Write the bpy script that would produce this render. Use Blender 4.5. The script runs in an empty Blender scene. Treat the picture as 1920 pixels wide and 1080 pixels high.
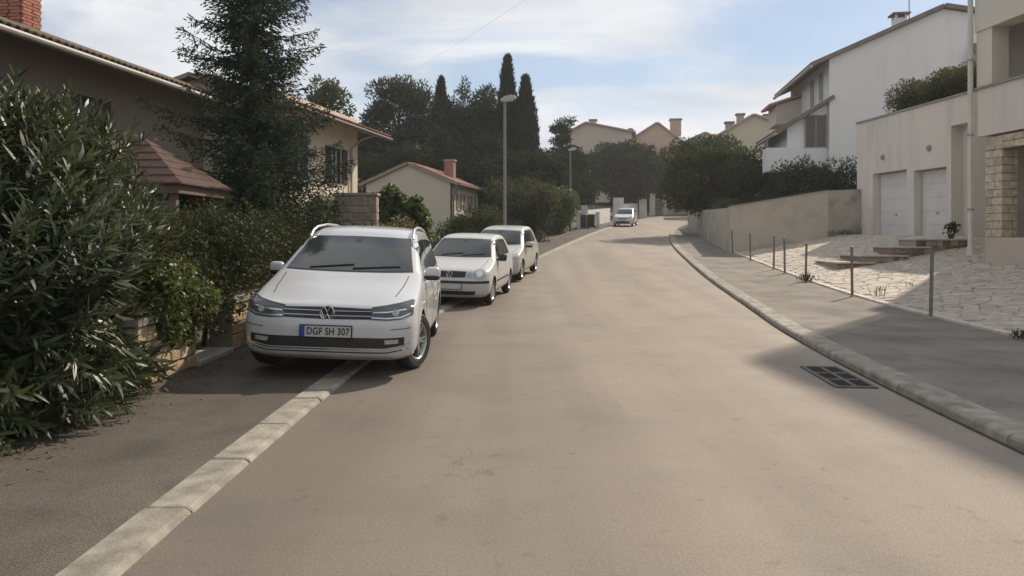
import bpy, bmesh, math, random
import numpy as np
from mathutils import Vector, Matrix
from mathutils.bvhtree import BVHTree

random.seed(11)
rng = np.random.default_rng(11)
scene = bpy.context.scene
C = scene.collection
R = math.radians

# ------------------------------------------------------------------ camera
cam_d = bpy.data.cameras.new('camera')
cam = bpy.data.objects.new('camera', cam_d)
C.objects.link(cam)
cam.location = (0, 0, 1.55)
cam.rotation_euler = (R(90), 0, 0)
cam_d.sensor_width = 36
cam_d.lens = 26.25
cam_d.shift_y = -0.0521
cam_d.clip_end = 3000
cam_d.clip_start = 0.05
scene.camera = cam

# ------------------------------------------------------------------ sun and sky
SUN_AZ, SUN_EL = R(41), R(40)            # azimuth to the right of the view, elevation
sun_dir = Vector((math.sin(SUN_AZ) * math.cos(SUN_EL), math.cos(SUN_AZ) * math.cos(SUN_EL), math.sin(SUN_EL)))
sd = bpy.data.lights.new('sun', 'SUN')
sd.energy = 3.5
sd.angle = R(1.0)
sd.color = (1.0, 0.89, 0.74)
so = bpy.data.objects.new('sun', sd)
C.objects.link(so)
so.rotation_euler = sun_dir.to_track_quat('Z', 'Y').to_euler()
so.location = (30, 30, 40)

world = bpy.data.worlds.new('World')
scene.world = world
world.use_nodes = True
wn, wl = world.node_tree.nodes, world.node_tree.links
wn.clear()
w_out = wn.new('ShaderNodeOutputWorld')
w_bg = wn.new('ShaderNodeBackground')
w_bg.inputs['Strength'].default_value = 0.075
sky = wn.new('ShaderNodeTexSky')
sky.sky_type = 'NISHITA'
sky.sun_disc = False
sky.sun_elevation = SUN_EL
sky.sun_rotation = SUN_AZ
sky.air_density = 1.0
sky.dust_density = 0.25
sky.ozone_density = 1.5
tc = wn.new('ShaderNodeTexCoord')
sep = wn.new('ShaderNodeSeparateXYZ')
wl.new(tc.outputs['Generated'], sep.inputs[0])
mz = wn.new('ShaderNodeMath'); mz.operation = 'MAXIMUM'; mz.inputs[1].default_value = 0.0
wl.new(sep.outputs['Z'], mz.inputs[0])
az = wn.new('ShaderNodeMath'); az.operation = 'ADD'; az.inputs[1].default_value = 0.22
wl.new(mz.outputs[0], az.inputs[0])
dx = wn.new('ShaderNodeMath'); dx.operation = 'DIVIDE'
dy = wn.new('ShaderNodeMath'); dy.operation = 'DIVIDE'
wl.new(sep.outputs['X'], dx.inputs[0]); wl.new(az.outputs[0], dx.inputs[1])
wl.new(sep.outputs['Y'], dy.inputs[0]); wl.new(az.outputs[0], dy.inputs[1])
cmb = wn.new('ShaderNodeCombineXYZ')
wl.new(dx.outputs[0], cmb.inputs[0]); wl.new(dy.outputs[0], cmb.inputs[1])
mp = wn.new('ShaderNodeMapping')
mp.inputs['Location'].default_value = (3.1, 0.55, 0)
mp.inputs['Scale'].default_value = (0.75, 1.1, 1)
wl.new(cmb.outputs[0], mp.inputs[0])
cn = wn.new('ShaderNodeTexNoise')
cn.inputs['Scale'].default_value = 1.5
cn.inputs['Detail'].default_value = 7
cn.inputs['Roughness'].default_value = 0.52
cn.inputs['Distortion'].default_value = 0.5
wl.new(mp.outputs[0], cn.inputs['Vector'])
cr = wn.new('ShaderNodeValToRGB')
cr.color_ramp.elements[0].position = 0.40; cr.color_ramp.elements[0].color = (0.30, 0.30, 0.30, 1)
cr.color_ramp.elements[1].position = 0.54; cr.color_ramp.elements[1].color = (0.94, 0.94, 0.94, 1)
wl.new(cn.outputs['Fac'], cr.inputs[0])
cmix = wn.new('ShaderNodeMix'); cmix.data_type = 'RGBA'
wl.new(cr.outputs[0], cmix.inputs['Factor'])
wl.new(sky.outputs[0], cmix.inputs[6])
cn2 = wn.new('ShaderNodeTexNoise')          # light and dark within the cloud layer
cn2.inputs['Scale'].default_value = 2.3; cn2.inputs['Detail'].default_value = 6; cn2.inputs['Distortion'].default_value = 0.3
wl.new(mp.outputs[0], cn2.inputs['Vector'])
cr2 = wn.new('ShaderNodeValToRGB')
cr2.color_ramp.elements[0].position = 0.35; cr2.color_ramp.elements[0].color = (0.68, 0.71, 0.76, 1)
cr2.color_ramp.elements[1].position = 0.65; cr2.color_ramp.elements[1].color = (0.93, 0.93, 0.94, 1)
wl.new(cn2.outputs['Fac'], cr2.inputs[0])
csc = wn.new('ShaderNodeVectorMath'); csc.operation = 'SCALE'; csc.inputs['Scale'].default_value = 9.8
wl.new(cr2.outputs[0], csc.inputs[0]); wl.new(csc.outputs[0], cmix.inputs[7])
wl.new(cmix.outputs[2], w_bg.inputs['Color'])
wl.new(w_bg.outputs[0], w_out.inputs['Surface'])

vs = scene.view_settings
vs.view_transform = 'Standard'
vs.look = 'None'
vs.exposure = 0.47
vs.gamma = 1.0
vs.use_curve_mapping = False
scene.cycles.max_bounces = 6
scene.cycles.transparent_max_bounces = 8
scene.cycles.use_denoising = True

# ------------------------------------------------------------------ helpers
def tag(o, label=None, cat=None, group=None, kind=None):
    if label: o['label'] = label
    if cat: o['category'] = cat
    if group: o['group'] = group
    if kind: o['kind'] = kind
    return o

def empty(name, loc=(0, 0, 0), rz=0.0, label=None, cat=None, group=None, parent=None):
    o = bpy.data.objects.new(name, None)
    o.empty_display_size = 0.2
    C.objects.link(o)
    o.location = loc
    o.rotation_euler = (0, 0, rz)
    if parent: o.parent = parent
    return tag(o, label, cat, group)

def link(name, me, mat=None, parent=None, loc=None, rot=None):
    o = bpy.data.objects.new(name, me)
    C.objects.link(o)
    if mat is not None and len(me.materials) == 0:
        me.materials.append(mat)
    if parent: o.parent = parent
    if loc is not None: o.location = loc
    if rot is not None: o.rotation_euler = rot
    return o

def fast_mesh(name, V, F):
    """V (n,3) floats, F (m,k) ints"""
    V = np.asarray(V, dtype=np.float32); F = np.asarray(F, dtype=np.int32)
    me = bpy.data.meshes.new(name)
    k = F.shape[1]
    me.vertices.add(len(V)); me.vertices.foreach_set('co', V.ravel())
    me.loops.add(F.size); me.loops.foreach_set('vertex_index', F.ravel())
    me.polygons.add(len(F))
    me.polygons.foreach_set('loop_start', np.arange(0, F.size, k, dtype=np.int32))
    me.polygons.foreach_set('loop_total', np.full(len(F), k, dtype=np.int32))
    me.update(calc_edges=True)
    return me

def smooth(me, angle=None):
    me.polygons.foreach_set('use_smooth', [True] * len(me.polygons))
    if angle is not None:
        me.set_sharp_from_angle(angle=R(angle))
    me.update()

class MB:
    def __init__(self):
        self.v = []; self.f = []
    def add(self, vs, fs):
        b = len(self.v)
        self.v += [tuple(p) for p in vs]
        self.f += [tuple(b + i for i in f) for f in fs]
        return self
    def box(self, x0, x1, y0, y1, z0, z1):
        return self.add([(x0, y0, z0), (x1, y0, z0), (x1, y1, z0), (x0, y1, z0), (x0, y0, z1), (x1, y0, z1), (x1, y1, z1), (x0, y1, z1)],
                        [(0, 3, 2, 1), (4, 5, 6, 7), (0, 1, 5, 4), (1, 2, 6, 5), (2, 3, 7, 6), (3, 0, 4, 7)])
    def hexa(self, p):   # 8 points: bottom 4 ccw, top 4 ccw
        return self.add(p, [(0, 3, 2, 1), (4, 5, 6, 7), (0, 1, 5, 4), (1, 2, 6, 5), (2, 3, 7, 6), (3, 0, 4, 7)])
    def cbox(self, x0, x1, y0, y1, z0, z1, c):   # box with all edges chamfered by c
        o = []
        for z, ins in ((z0, c), (z0 + c, 0), (z1 - c, 0), (z1, c)):
            a0, a1, b0, b1 = x0 + ins, x1 - ins, y0 + ins, y1 - ins
            k = c
            o.append([(a0 + k, b0, z), (a1 - k, b0, z), (a1, b0 + k, z), (a1, b1 - k, z), (a1 - k, b1, z), (a0 + k, b1, z), (a0, b1 - k, z), (a0, b0 + k, z)])
        vs = sum(o, [])
        fs = [tuple(range(7, -1, -1)), tuple(range(24, 32))]
        for l in range(3):
            for i in range(8):
                j = (i + 1) % 8
                fs.append((l * 8 + i, l * 8 + j, l * 8 + 8 + j, l * 8 + 8 + i))
        return self.add(vs, fs)
    def prism(self, poly, axis, a, b):
        """poly 2D list; axis 'x','y','z' extruded from a to b"""
        def p3(p, t):
            if axis == 'x': return (t, p[0], p[1])
            if axis == 'y': return (p[0], t, p[1])
            return (p[0], p[1], t)
        n = len(poly)
        vs = [p3(p, a) for p in poly] + [p3(p, b) for p in poly]
        fs = [tuple(range(n - 1, -1, -1)), tuple(range(n, 2 * n))]
        for i in range(n):
            j = (i + 1) % n
            fs.append((i, j, n + j, n + i))
        return self.add(vs, fs)
    def tube(self, pts, r, n=8, caps=True):
        pts = [Vector(p) for p in pts]
        rs = r if hasattr(r, '__len__') else [r] * len(pts)
        rings = []
        prev = None
        for i, p in enumerate(pts):
            d = (pts[min(i + 1, len(pts) - 1)] - pts[max(i - 1, 0)]).normalized()
            ref = Vector((0, 0, 1)) if abs(d.z) < 0.9 else Vector((1, 0, 0))
            if prev is not None:
                a = (prev - d * prev.dot(d))
                a = a.normalized() if a.length > 1e-4 else d.cross(ref).normalized()
            else:
                a = d.cross(ref).normalized()
            prev = a
            b = d.cross(a)
            rings.append([p + (a * math.cos(t) + b * math.sin(t)) * rs[i] for t in [2 * math.pi * k / n for k in range(n)]])
        vs = [q for ring in rings for q in ring]
        fs = []
        for i in range(len(rings) - 1):
            for k in range(n):
                fs.append((i * n + k, i * n + (k + 1) % n, (i + 1) * n + (k + 1) % n, (i + 1) * n + k))
        if caps:
            fs.append(tuple(range(n - 1, -1, -1)))
            fs.append(tuple(range((len(rings) - 1) * n, len(rings) * n)))
        return self.add(vs, fs)
    def lathe(self, prof, c=(0, 0, 0), n=16, axis='z'):
        vs = []; fs = []
        for (r, h) in prof:
            for k in range(n):
                t = 2 * math.pi * k / n
                a, b = r * math.cos(t), r * math.sin(t)
                p = (a, b, h) if axis == 'z' else ((h, a, b) if axis == 'x' else (b, h, a))
                vs.append((p[0] + c[0], p[1] + c[1], p[2] + c[2]))
        m = len(prof)
        for i in range(m - 1):
            for k in range(n):
                fs.append((i * n + k, i * n + (k + 1) % n, (i + 1) * n + (k + 1) % n, (i + 1) * n + k))
        if prof[0][0] > 1e-5: fs.append(tuple(range(n - 1, -1, -1)))
        if prof[-1][0] > 1e-5: fs.append(tuple(range((m - 1) * n, m * n)))
        return self.add(vs, fs)
    def facade(self, O, U, W, H, openings=(), depth=0.15, top=None):
        """a wall face from O along unit U (2D), outward normal = U rotated -90deg; openings (u0,u1,z0,z1) with reveals"""
        O = Vector(O); U = Vector((U[0], U[1], 0)).normalized(); Nn = Vector((U.y, -U.x, 0))
        us = sorted({0.0, W} | {o[0] for o in openings} | {o[1] for o in openings})
        zs = sorted({0.0, H} | {o[2] for o in openings} | {o[3] for o in openings})
        P = lambda u, z, d=0.0: O + U * u + Vector((0, 0, z)) - Nn * d
        for i in range(len(us) - 1):
            for j in range(len(zs) - 1):
                cu, cz = (us[i] + us[i + 1]) / 2, (zs[j] + zs[j + 1]) / 2
                if any(o[0] < cu < o[1] and o[2] < cz < o[3] for o in openings): continue
                self.add([P(us[i], zs[j]), P(us[i + 1], zs[j]), P(us[i + 1], zs[j + 1]), P(us[i], zs[j + 1])], [(0, 1, 2, 3)])
        for (a, b, c, d) in openings:
            self.add([P(a, c), P(b, c), P(b, d), P(a, d), P(a, c, depth), P(b, c, depth), P(b, d, depth), P(a, d, depth)],
                     [(0, 4, 5, 1), (1, 5, 6, 2), (2, 6, 7, 3), (3, 7, 4, 0), (4, 7, 6, 5)])
        return self
    def mesh(self, name='m'):
        me = bpy.data.meshes.new(name)
        me.from_pydata(self.v, [], self.f)
        me.update()
        return me
    def build(self, name, mat, parent=None, loc=None, rot=None, sm=None, fix=True):
        me = self.mesh(name)
        if fix:
            bm = bmesh.new(); bm.from_mesh(me)
            bmesh.ops.recalc_face_normals(bm, faces=bm.faces)
            bm.to_mesh(me); bm.free()
        if sm is not None: smooth(me, sm)
        return link(name, me, mat, parent, loc, rot)

# ------------------------------------------------------------------ materials
MATS = {}
def M(name, col, rough=0.75, col2=None, scale=3.0, bump=0.0, bscale=60.0, metal=0.0, spec=0.4, coat=0.0, lo=0.35, hi=0.65, col3=None, scale3=30.0, f3=0.35, stretch=None, trans=0.0):
    if name in MATS: return MATS[name]
    m = bpy.data.materials.new(name); MATS[name] = m
    m.use_nodes = True
    n, l = m.node_tree.nodes, m.node_tree.links
    b = n['Principled BSDF']
    b.inputs['Base Color'].default_value = (*col, 1)
    b.inputs['Roughness'].default_value = rough
    b.inputs['Metallic'].default_value = metal
    b.inputs['Specular IOR Level'].default_value = spec
    if coat:
        b.inputs['Coat Weight'].default_value = coat
        b.inputs['Coat Roughness'].default_value = 0.05
    t = n.new('ShaderNodeTexCoord')
    vec = t.outputs['Object']
    if stretch:
        mpn = n.new('ShaderNodeMapping'); mpn.inputs['Scale'].default_value = stretch
        l.new(vec, mpn.inputs[0]); vec = mpn.outputs[0]
    last = None
    if col2 is not None:
        ns = n.new('ShaderNodeTexNoise'); ns.inputs['Scale'].default_value = scale; ns.inputs['Detail'].default_value = 8
        ns.inputs['Roughness'].default_value = 0.6
        l.new(vec, ns.inputs['Vector'])
        rp = n.new('ShaderNodeValToRGB')
        rp.color_ramp.elements[0].position = lo; rp.color_ramp.elements[0].color = (*col, 1)
        rp.color_ramp.elements[1].position = hi; rp.color_ramp.elements[1].color = (*col2, 1)
        l.new(ns.outputs['Fac'], rp.inputs[0]); last = rp.outputs[0]
    if col3 is not None:
        n3 = n.new('ShaderNodeTexNoise'); n3.inputs['Scale'].default_value = scale3; n3.inputs['Detail'].default_value = 4
        l.new(vec, n3.inputs['Vector'])
        r3 = n.new('ShaderNodeValToRGB')
        r3.color_ramp.elements[0].position = 0.5; r3.color_ramp.elements[0].color = (0, 0, 0, 1)
        r3.color_ramp.elements[1].position = 0.68; r3.color_ramp.elements[1].color = (f3, f3, f3, 1)
        l.new(n3.outputs['Fac'], r3.inputs[0])
        mx = n.new('ShaderNodeMix'); mx.data_type = 'RGBA'
        l.new(r3.outputs[0], mx.inputs['Factor'])
        if last is not None: l.new(last, mx.inputs[6])
        else: mx.inputs[6].default_value = (*col, 1)
        mx.inputs[7].default_value = (*col3, 1)
        last = mx.outputs[2]
    if last is not None: l.new(last, b.inputs['Base Color'])
    if bump:
        nb = n.new('ShaderNodeTexNoise'); nb.inputs['Scale'].default_value = bscale; nb.inputs['Detail'].default_value = 5
        l.new(vec, nb.inputs['Vector'])
        bp = n.new('ShaderNodeBump'); bp.inputs['Strength'].default_value = bump; bp.inputs['Distance'].default_value = 0.01
        l.new(nb.outputs['Fac'], bp.inputs['Height']); l.new(bp.outputs[0], b.inputs['Normal'])
    return m

def leafmat(name, cols, rough=0.5, trans=0.3, tcol=None, spec=0.35):
    """leaf colour varies from leaf to leaf (random per island)"""
    if name in MATS: return MATS[name]
    m = bpy.data.materials.new(name); MATS[name] = m
    m.use_nodes = True
    n, l = m.node_tree.nodes, m.node_tree.links
    b = n['Principled BSDF']; out = n['Material Output']
    b.inputs['Roughness'].default_value = rough
    b.inputs['Specular IOR Level'].default_value = spec
    g = n.new('ShaderNodeNewGeometry')
    rp = n.new('ShaderNodeValToRGB')
    el = rp.color_ramp.elements
    while len(el) < len(cols): el.new(0.5)
    for i, c in enumerate(cols):
        el[i].position = i / max(1, len(cols) - 1); el[i].color = (*c, 1)
    l.new(g.outputs['Random Per Island'], rp.inputs[0])
    l.new(rp.outputs[0], b.inputs['Base Color'])
    tr = n.new('ShaderNodeBsdfTranslucent')
    if tcol is None:
        hs = n.new('ShaderNodeHueSaturation'); hs.inputs['Value'].default_value = 1.5; hs.inputs['Hue'].default_value = 0.48
        l.new(rp.outputs[0], hs.inputs['Color']); l.new(hs.outputs[0], tr.inputs['Color'])
    else:
        tr.inputs['Color'].default_value = (*tcol, 1)
    mx = n.new('ShaderNodeMixShader'); mx.inputs[0].default_value = trans
    l.new(b.outputs[0], mx.inputs[1]); l.new(tr.outputs[0], mx.inputs[2])
    l.new(mx.outputs[0], out.inputs['Surface'])
    return m

def island_mat(name, cols, rough=0.85, bump=0.5, bscale=40, rnd='obj', noise=0.25, nscale=8.0):
    """stone-like pieces whose colour differs from piece to piece (random per object or island) with grain"""
    if name in MATS: return MATS[name]
    m = bpy.data.materials.new(name); MATS[name] = m
    m.use_nodes = True
    n, l = m.node_tree.nodes, m.node_tree.links
    b = n['Principled BSDF']
    b.inputs['Roughness'].default_value = rough
    b.inputs['Specular IOR Level'].default_value = 0.25
    if rnd == 'obj':
        s = n.new('ShaderNodeObjectInfo').outputs['Random']
    else:
        s = n.new('ShaderNodeNewGeometry').outputs['Random Per Island']
    rp = n.new('ShaderNodeValToRGB')
    el = rp.color_ramp.elements
    while len(el) < len(cols): el.new(0.5)
    for i, c in enumerate(cols):
        el[i].position = i / max(1, len(cols) - 1); el[i].color = (*c, 1)
    l.new(s, rp.inputs[0])
    geo = n.new('ShaderNodeNewGeometry')
    ns = n.new('ShaderNodeTexNoise'); ns.inputs['Scale'].default_value = nscale; ns.inputs['Detail'].default_value = 8
    l.new(geo.outputs['Position'], ns.inputs['Vector'])
    mr = n.new('ShaderNodeMapRange')
    mr.inputs[1].default_value = 0.3; mr.inputs[2].default_value = 0.7
    mr.inputs[3].default_value = 1.0 - noise; mr.inputs[4].default_value = 1.0 + noise
    l.new(ns.outputs['Fac'], mr.inputs[0])
    mul = n.new('ShaderNodeVectorMath'); mul.operation = 'SCALE'
    l.new(rp.outputs[0], mul.inputs[0]); l.new(mr.outputs[0], mul.inputs['Scale'])
    l.new(mul.outputs[0], b.inputs['Base Color'])
    nb = n.new('ShaderNodeTexNoise'); nb.inputs['Scale'].default_value = bscale; nb.inputs['Detail'].default_value = 6
    l.new(geo.outputs['Position'], nb.inputs['Vector'])
    bp = n.new('ShaderNodeBump'); bp.inputs['Strength'].default_value = bump; bp.inputs['Distance'].default_value = 0.012
    l.new(nb.outputs['Fac'], bp.inputs['Height']); l.new(bp.outputs[0], b.inputs['Normal'])
    return m

asphalt = M('road_asphalt', (0.255, 0.216, 0.180), 0.9, (0.280, 0.238, 0.197), 0.55, 0.5, 160, col3=(0.19, 0.168, 0.143), scale3=0.9, f3=0.4, spec=0.25)
def enrich_asphalt(m, dark=(0.13, 0.118, 0.10), grain=220.0, amt=0.45):
    n, l = m.node_tree.nodes, m.node_tree.links
    b = n['Principled BSDF']
    src = b.inputs['Base Color'].links[0].from_socket
    t = n.new('ShaderNodeTexCoord')
    v = n.new('ShaderNodeTexVoronoi'); v.inputs['Scale'].default_value = grain * 0.45
    l.new(t.outputs['Object'], v.inputs['Vector'])
    ng = n.new('ShaderNodeTexNoise'); ng.inputs['Scale'].default_value = grain; ng.inputs['Detail'].default_value = 3
    l.new(t.outputs['Object'], ng.inputs['Vector'])
    mr = n.new('ShaderNodeMapRange'); mr.inputs[1].default_value = 0.3; mr.inputs[2].default_value = 0.7
    mr.inputs[3].default_value = 1 - amt; mr.inputs[4].default_value = 1 + amt
    l.new(ng.outputs['Fac'], mr.inputs[0])
    mul = n.new('ShaderNodeVectorMath'); mul.operation = 'SCALE'
    l.new(src, mul.inputs[0]); l.new(mr.outputs[0], mul.inputs['Scale'])
    # sparse small spots and tyre-dust streaks along the lane
    ns = n.new('ShaderNodeTexNoise'); ns.inputs['Scale'].default_value = 6.0; ns.inputs['Detail'].default_value = 6
    l.new(t.outputs['Object'], ns.inputs['Vector'])
    r = n.new('ShaderNodeValToRGB')
    r.color_ramp.elements[0].position = 0.62; r.color_ramp.elements[0].color = (0, 0, 0, 1)
    r.color_ramp.elements[1].position = 0.75; r.color_ramp.elements[1].color = (0.5, 0.5, 0.5, 1)
    l.new(ns.outputs['Fac'], r.inputs[0])
    mx = n.new('ShaderNodeMix'); mx.data_type = 'RGBA'
    l.new(r.outputs[0], mx.inputs['Factor']); l.new(mul.outputs[0], mx.inputs[6]); mx.inputs[7].default_value = (*dark, 1)
    mp_ = n.new('ShaderNodeMapping'); mp_.inputs['Scale'].default_value = (1.3, 0.05, 1)
    l.new(t.outputs['Object'], mp_.inputs[0])
    n2 = n.new('ShaderNodeTexNoise'); n2.inputs['Scale'].default_value = 1.0; n2.inputs['Detail'].default_value = 5
    l.new(mp_.outputs[0], n2.inputs['Vector'])
    m2 = n.new('ShaderNodeMapRange'); m2.inputs[1].default_value = 0.3; m2.inputs[2].default_value = 0.7
    m2.inputs[3].default_value = 0.88; m2.inputs[4].default_value = 1.12
    l.new(n2.outputs['Fac'], m2.inputs[0])
    ml2 = n.new('ShaderNodeVectorMath'); ml2.operation = 'SCALE'
    l.new(mx.outputs[2], ml2.inputs[0]); l.new(m2.outputs[0], ml2.inputs['Scale'])
    l.new(ml2.outputs[0], b.inputs['Base Color'])
enrich_asphalt(asphalt)
def lane_wear_and_glare(m):
    # glare fading to the left, painted in as darker colour, paler wheel tracks in the middle
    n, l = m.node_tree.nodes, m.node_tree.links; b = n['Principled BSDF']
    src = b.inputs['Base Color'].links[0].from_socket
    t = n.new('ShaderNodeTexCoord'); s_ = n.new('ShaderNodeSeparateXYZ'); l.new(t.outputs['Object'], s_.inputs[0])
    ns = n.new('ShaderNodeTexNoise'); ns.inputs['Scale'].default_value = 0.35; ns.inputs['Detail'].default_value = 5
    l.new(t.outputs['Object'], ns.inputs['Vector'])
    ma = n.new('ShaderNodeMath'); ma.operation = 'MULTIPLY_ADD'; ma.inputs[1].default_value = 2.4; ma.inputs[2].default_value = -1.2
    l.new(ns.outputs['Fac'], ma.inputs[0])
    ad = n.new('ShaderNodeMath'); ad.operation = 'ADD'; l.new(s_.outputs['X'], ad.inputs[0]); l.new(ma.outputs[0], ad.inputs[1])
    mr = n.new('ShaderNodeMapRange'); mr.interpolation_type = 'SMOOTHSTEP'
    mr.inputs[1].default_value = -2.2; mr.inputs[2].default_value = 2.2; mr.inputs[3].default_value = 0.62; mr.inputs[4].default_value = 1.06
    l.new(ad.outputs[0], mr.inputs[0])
    at = n.new('ShaderNodeAttribute'); at.attribute_name = 'lat'
    rp = n.new('ShaderNodeValToRGB'); rp.color_ramp.interpolation = 'B_SPLINE'; el = rp.color_ramp.elements
    for p_, v_ in ((0.0, .90), (.18, .96), (.32, 1.0), (.42, .94), (.55, 1.06), (.66, 1.0), (.76, 1.10), (.90, 1.02), (1.0, .84)):
        e = el.new(p_); e.color = (v_ * .8, v_ * .8, v_ * .8, 1)
    el.remove(el[0]); el.remove(el[-1])
    l.new(at.outputs['Fac'], rp.inputs[0])
    m1 = n.new('ShaderNodeMath'); m1.operation = 'MULTIPLY'; m1.inputs[1].default_value = 1.25
    l.new(rp.outputs[0], m1.inputs[0])
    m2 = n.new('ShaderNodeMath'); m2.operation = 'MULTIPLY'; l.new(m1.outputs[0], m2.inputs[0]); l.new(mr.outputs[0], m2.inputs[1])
    # thin meandering cracks
    vo = n.new('ShaderNodeTexVoronoi'); vo.feature = 'DISTANCE_TO_EDGE'; vo.inputs['Scale'].default_value = 0.33
    wn_ = n.new('ShaderNodeTexNoise'); wn_.inputs['Scale'].default_value = 2.2; wn_.inputs['Detail'].default_value = 6
    l.new(t.outputs['Object'], wn_.inputs['Vector'])
    ws = n.new('ShaderNodeVectorMath'); ws.operation = 'SCALE'; ws.inputs['Scale'].default_value = 0.9; l.new(wn_.outputs['Color'], ws.inputs[0])
    wa = n.new('ShaderNodeVectorMath'); wa.operation = 'ADD'; l.new(t.outputs['Object'], wa.inputs[0]); l.new(ws.outputs[0], wa.inputs[1]); l.new(wa.outputs[0], vo.inputs['Vector'])
    cm = n.new('ShaderNodeMapRange'); cm.inputs[1].default_value = 0.0; cm.inputs[2].default_value = 0.0035; cm.inputs[3].default_value = 0.72; cm.inputs[4].default_value = 1.0
    l.new(vo.outputs['Distance'], cm.inputs[0])
    gate = n.new('ShaderNodeMapRange'); gate.inputs[1].default_value = 0.5; gate.inputs[2].default_value = 0.56; gate.inputs[3].default_value = 0.0; gate.inputs[4].default_value = 1.0
    l.new(ns.outputs['Fac'], gate.inputs[0])
    cmx = n.new('ShaderNodeMix'); cmx.inputs[2].default_value = 1.0; l.new(gate.outputs[0], cmx.inputs[0]); l.new(cm.outputs[0], cmx.inputs[3])
    gn = n.new('ShaderNodeTexNoise'); gn.inputs['Scale'].default_value = 55.0; gn.inputs['Detail'].default_value = 4; gn.inputs['Roughness'].default_value = 0.7
    l.new(t.outputs['Object'], gn.inputs['Vector'])
    gm = n.new('ShaderNodeMapRange'); gm.inputs[1].default_value = 0.3; gm.inputs[2].default_value = 0.7; gm.inputs[3].default_value = 0.82; gm.inputs[4].default_value = 1.16
    l.new(gn.outputs['Fac'], gm.inputs[0])
    m4 = n.new('ShaderNodeMath'); m4.operation = 'MULTIPLY'; l.new(gm.outputs[0], m4.inputs[0]); l.new(cmx.outputs[0], m4.inputs[1])
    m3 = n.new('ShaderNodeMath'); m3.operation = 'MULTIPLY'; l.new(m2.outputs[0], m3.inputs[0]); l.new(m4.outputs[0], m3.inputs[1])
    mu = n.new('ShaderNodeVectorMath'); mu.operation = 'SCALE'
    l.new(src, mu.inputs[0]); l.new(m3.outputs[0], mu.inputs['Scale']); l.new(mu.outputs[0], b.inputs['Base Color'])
lane_wear_and_glare(asphalt)
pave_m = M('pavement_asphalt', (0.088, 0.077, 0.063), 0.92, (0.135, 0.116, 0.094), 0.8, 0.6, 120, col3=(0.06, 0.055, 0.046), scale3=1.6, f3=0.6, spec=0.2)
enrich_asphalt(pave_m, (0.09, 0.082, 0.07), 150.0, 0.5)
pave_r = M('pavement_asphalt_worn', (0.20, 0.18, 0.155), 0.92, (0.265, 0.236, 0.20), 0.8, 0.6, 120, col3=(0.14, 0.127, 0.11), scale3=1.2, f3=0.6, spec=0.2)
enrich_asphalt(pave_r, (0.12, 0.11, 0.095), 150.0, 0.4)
kerb_m = island_mat('kerb_concrete', [(0.25, 0.225, 0.185), (0.31, 0.28, 0.23), (0.275, 0.25, 0.205)], 0.9, 0.6, 50, noise=0.3, nscale=6)
joint_m = M('dark_joint', (0.05, 0.045, 0.035), 0.95, (0.09, 0.08, 0.06), 8)
earth_m = M('garden_earth', (0.10, 0.085, 0.06), 0.95, (0.07, 0.08, 0.04), 0.7, 0.6, 20, col3=(0.14, 0.12, 0.08), scale3=3)

# ------------------------------------------------------------------ lie of the land
def herm(pts):
    xs = np.array([p[0] for p in pts], float); ys = np.array([p[1] for p in pts], float)
    d = np.gradient(ys, xs)
    def f(x):
        x = min(max(x, xs[0]), xs[-1])
        i = min(int(np.searchsorted(xs, x, side='right')) - 1, len(xs) - 2)
        h = xs[i + 1] - xs[i]; t = (x - xs[i]) / h
        return float((2*t**3-3*t**2+1)*ys[i] + (t**3-2*t**2+t)*h*d[i] + (-2*t**3+3*t**2)*ys[i+1] + (t**3-t**2)*h*d[i+1])
    return f
Lf = herm([(-20, -1.76), (0, -1.75), (8, -1.75), (12, -1.62), (16, -1.2), (22, -0.35), (28.8, 1.03), (40, 3.4), (54, 6.57), (62, 8.6), (80, 14), (100, 22), (130, 38)])
Rf = herm([(-20, 3.3), (0, 3.4), (5.3, 3.63), (7.75, 3.82), (10.85, 4.18), (15.75, 4.95), (25, 6.15), (39.5, 8.4), (54, 11.6), (62, 14), (80, 20.5), (100, 29), (130, 45)])
def g(y):
    if y < 12: return 0.0
    if y < 22: return 0.0025 * (y - 12) ** 2
    if y < 140: return 0.25 + 0.05 * (y - 22)
    return 6.15
def Cf(y): return 7.2 + 0.1 * (y - 11)            # edge between the right pavement and the courtyard
def court_z(x, y):
    e = g(y) + 0.10
    t = (x - Cf(y)) / (13.6 - Cf(y))
    top = float(np.interp(y, [8, 20, 22.1, 23.6, 31], [0.7, 0.98, 1.05, 1.5, 1.56]))
    return e + (top - e) * max(0.0, min(1.0, t))
def terrain(x, y):
    lo, hi = Lf(y) - 2.0, (Cf(y) if y < 31 else max(9.0 + (y - 31) * 0.168, Rf(y) + 1.0))
    z = g(y) - 0.08
    if x < lo:
        d = lo - x
        z += min(d * 0.05, 0.6) if y < 60 else min(d * 0.1, 5)
    if x > hi:
        d = x - hi
        if y < 32.2 and x < 24: z = min(z + 0.0, court_z(x, y) - 0.08)
        elif y < 32.2: z += 1.0
        else: z += min(max(0.0, d - 0.3) * 1.5, 1.5) + min(max(0.0, d - 2.0) * 0.15, 4.0)
    if y > 90: z += (y - 90) * 0.03 if y < 200 else 3.3
    return z

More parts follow.
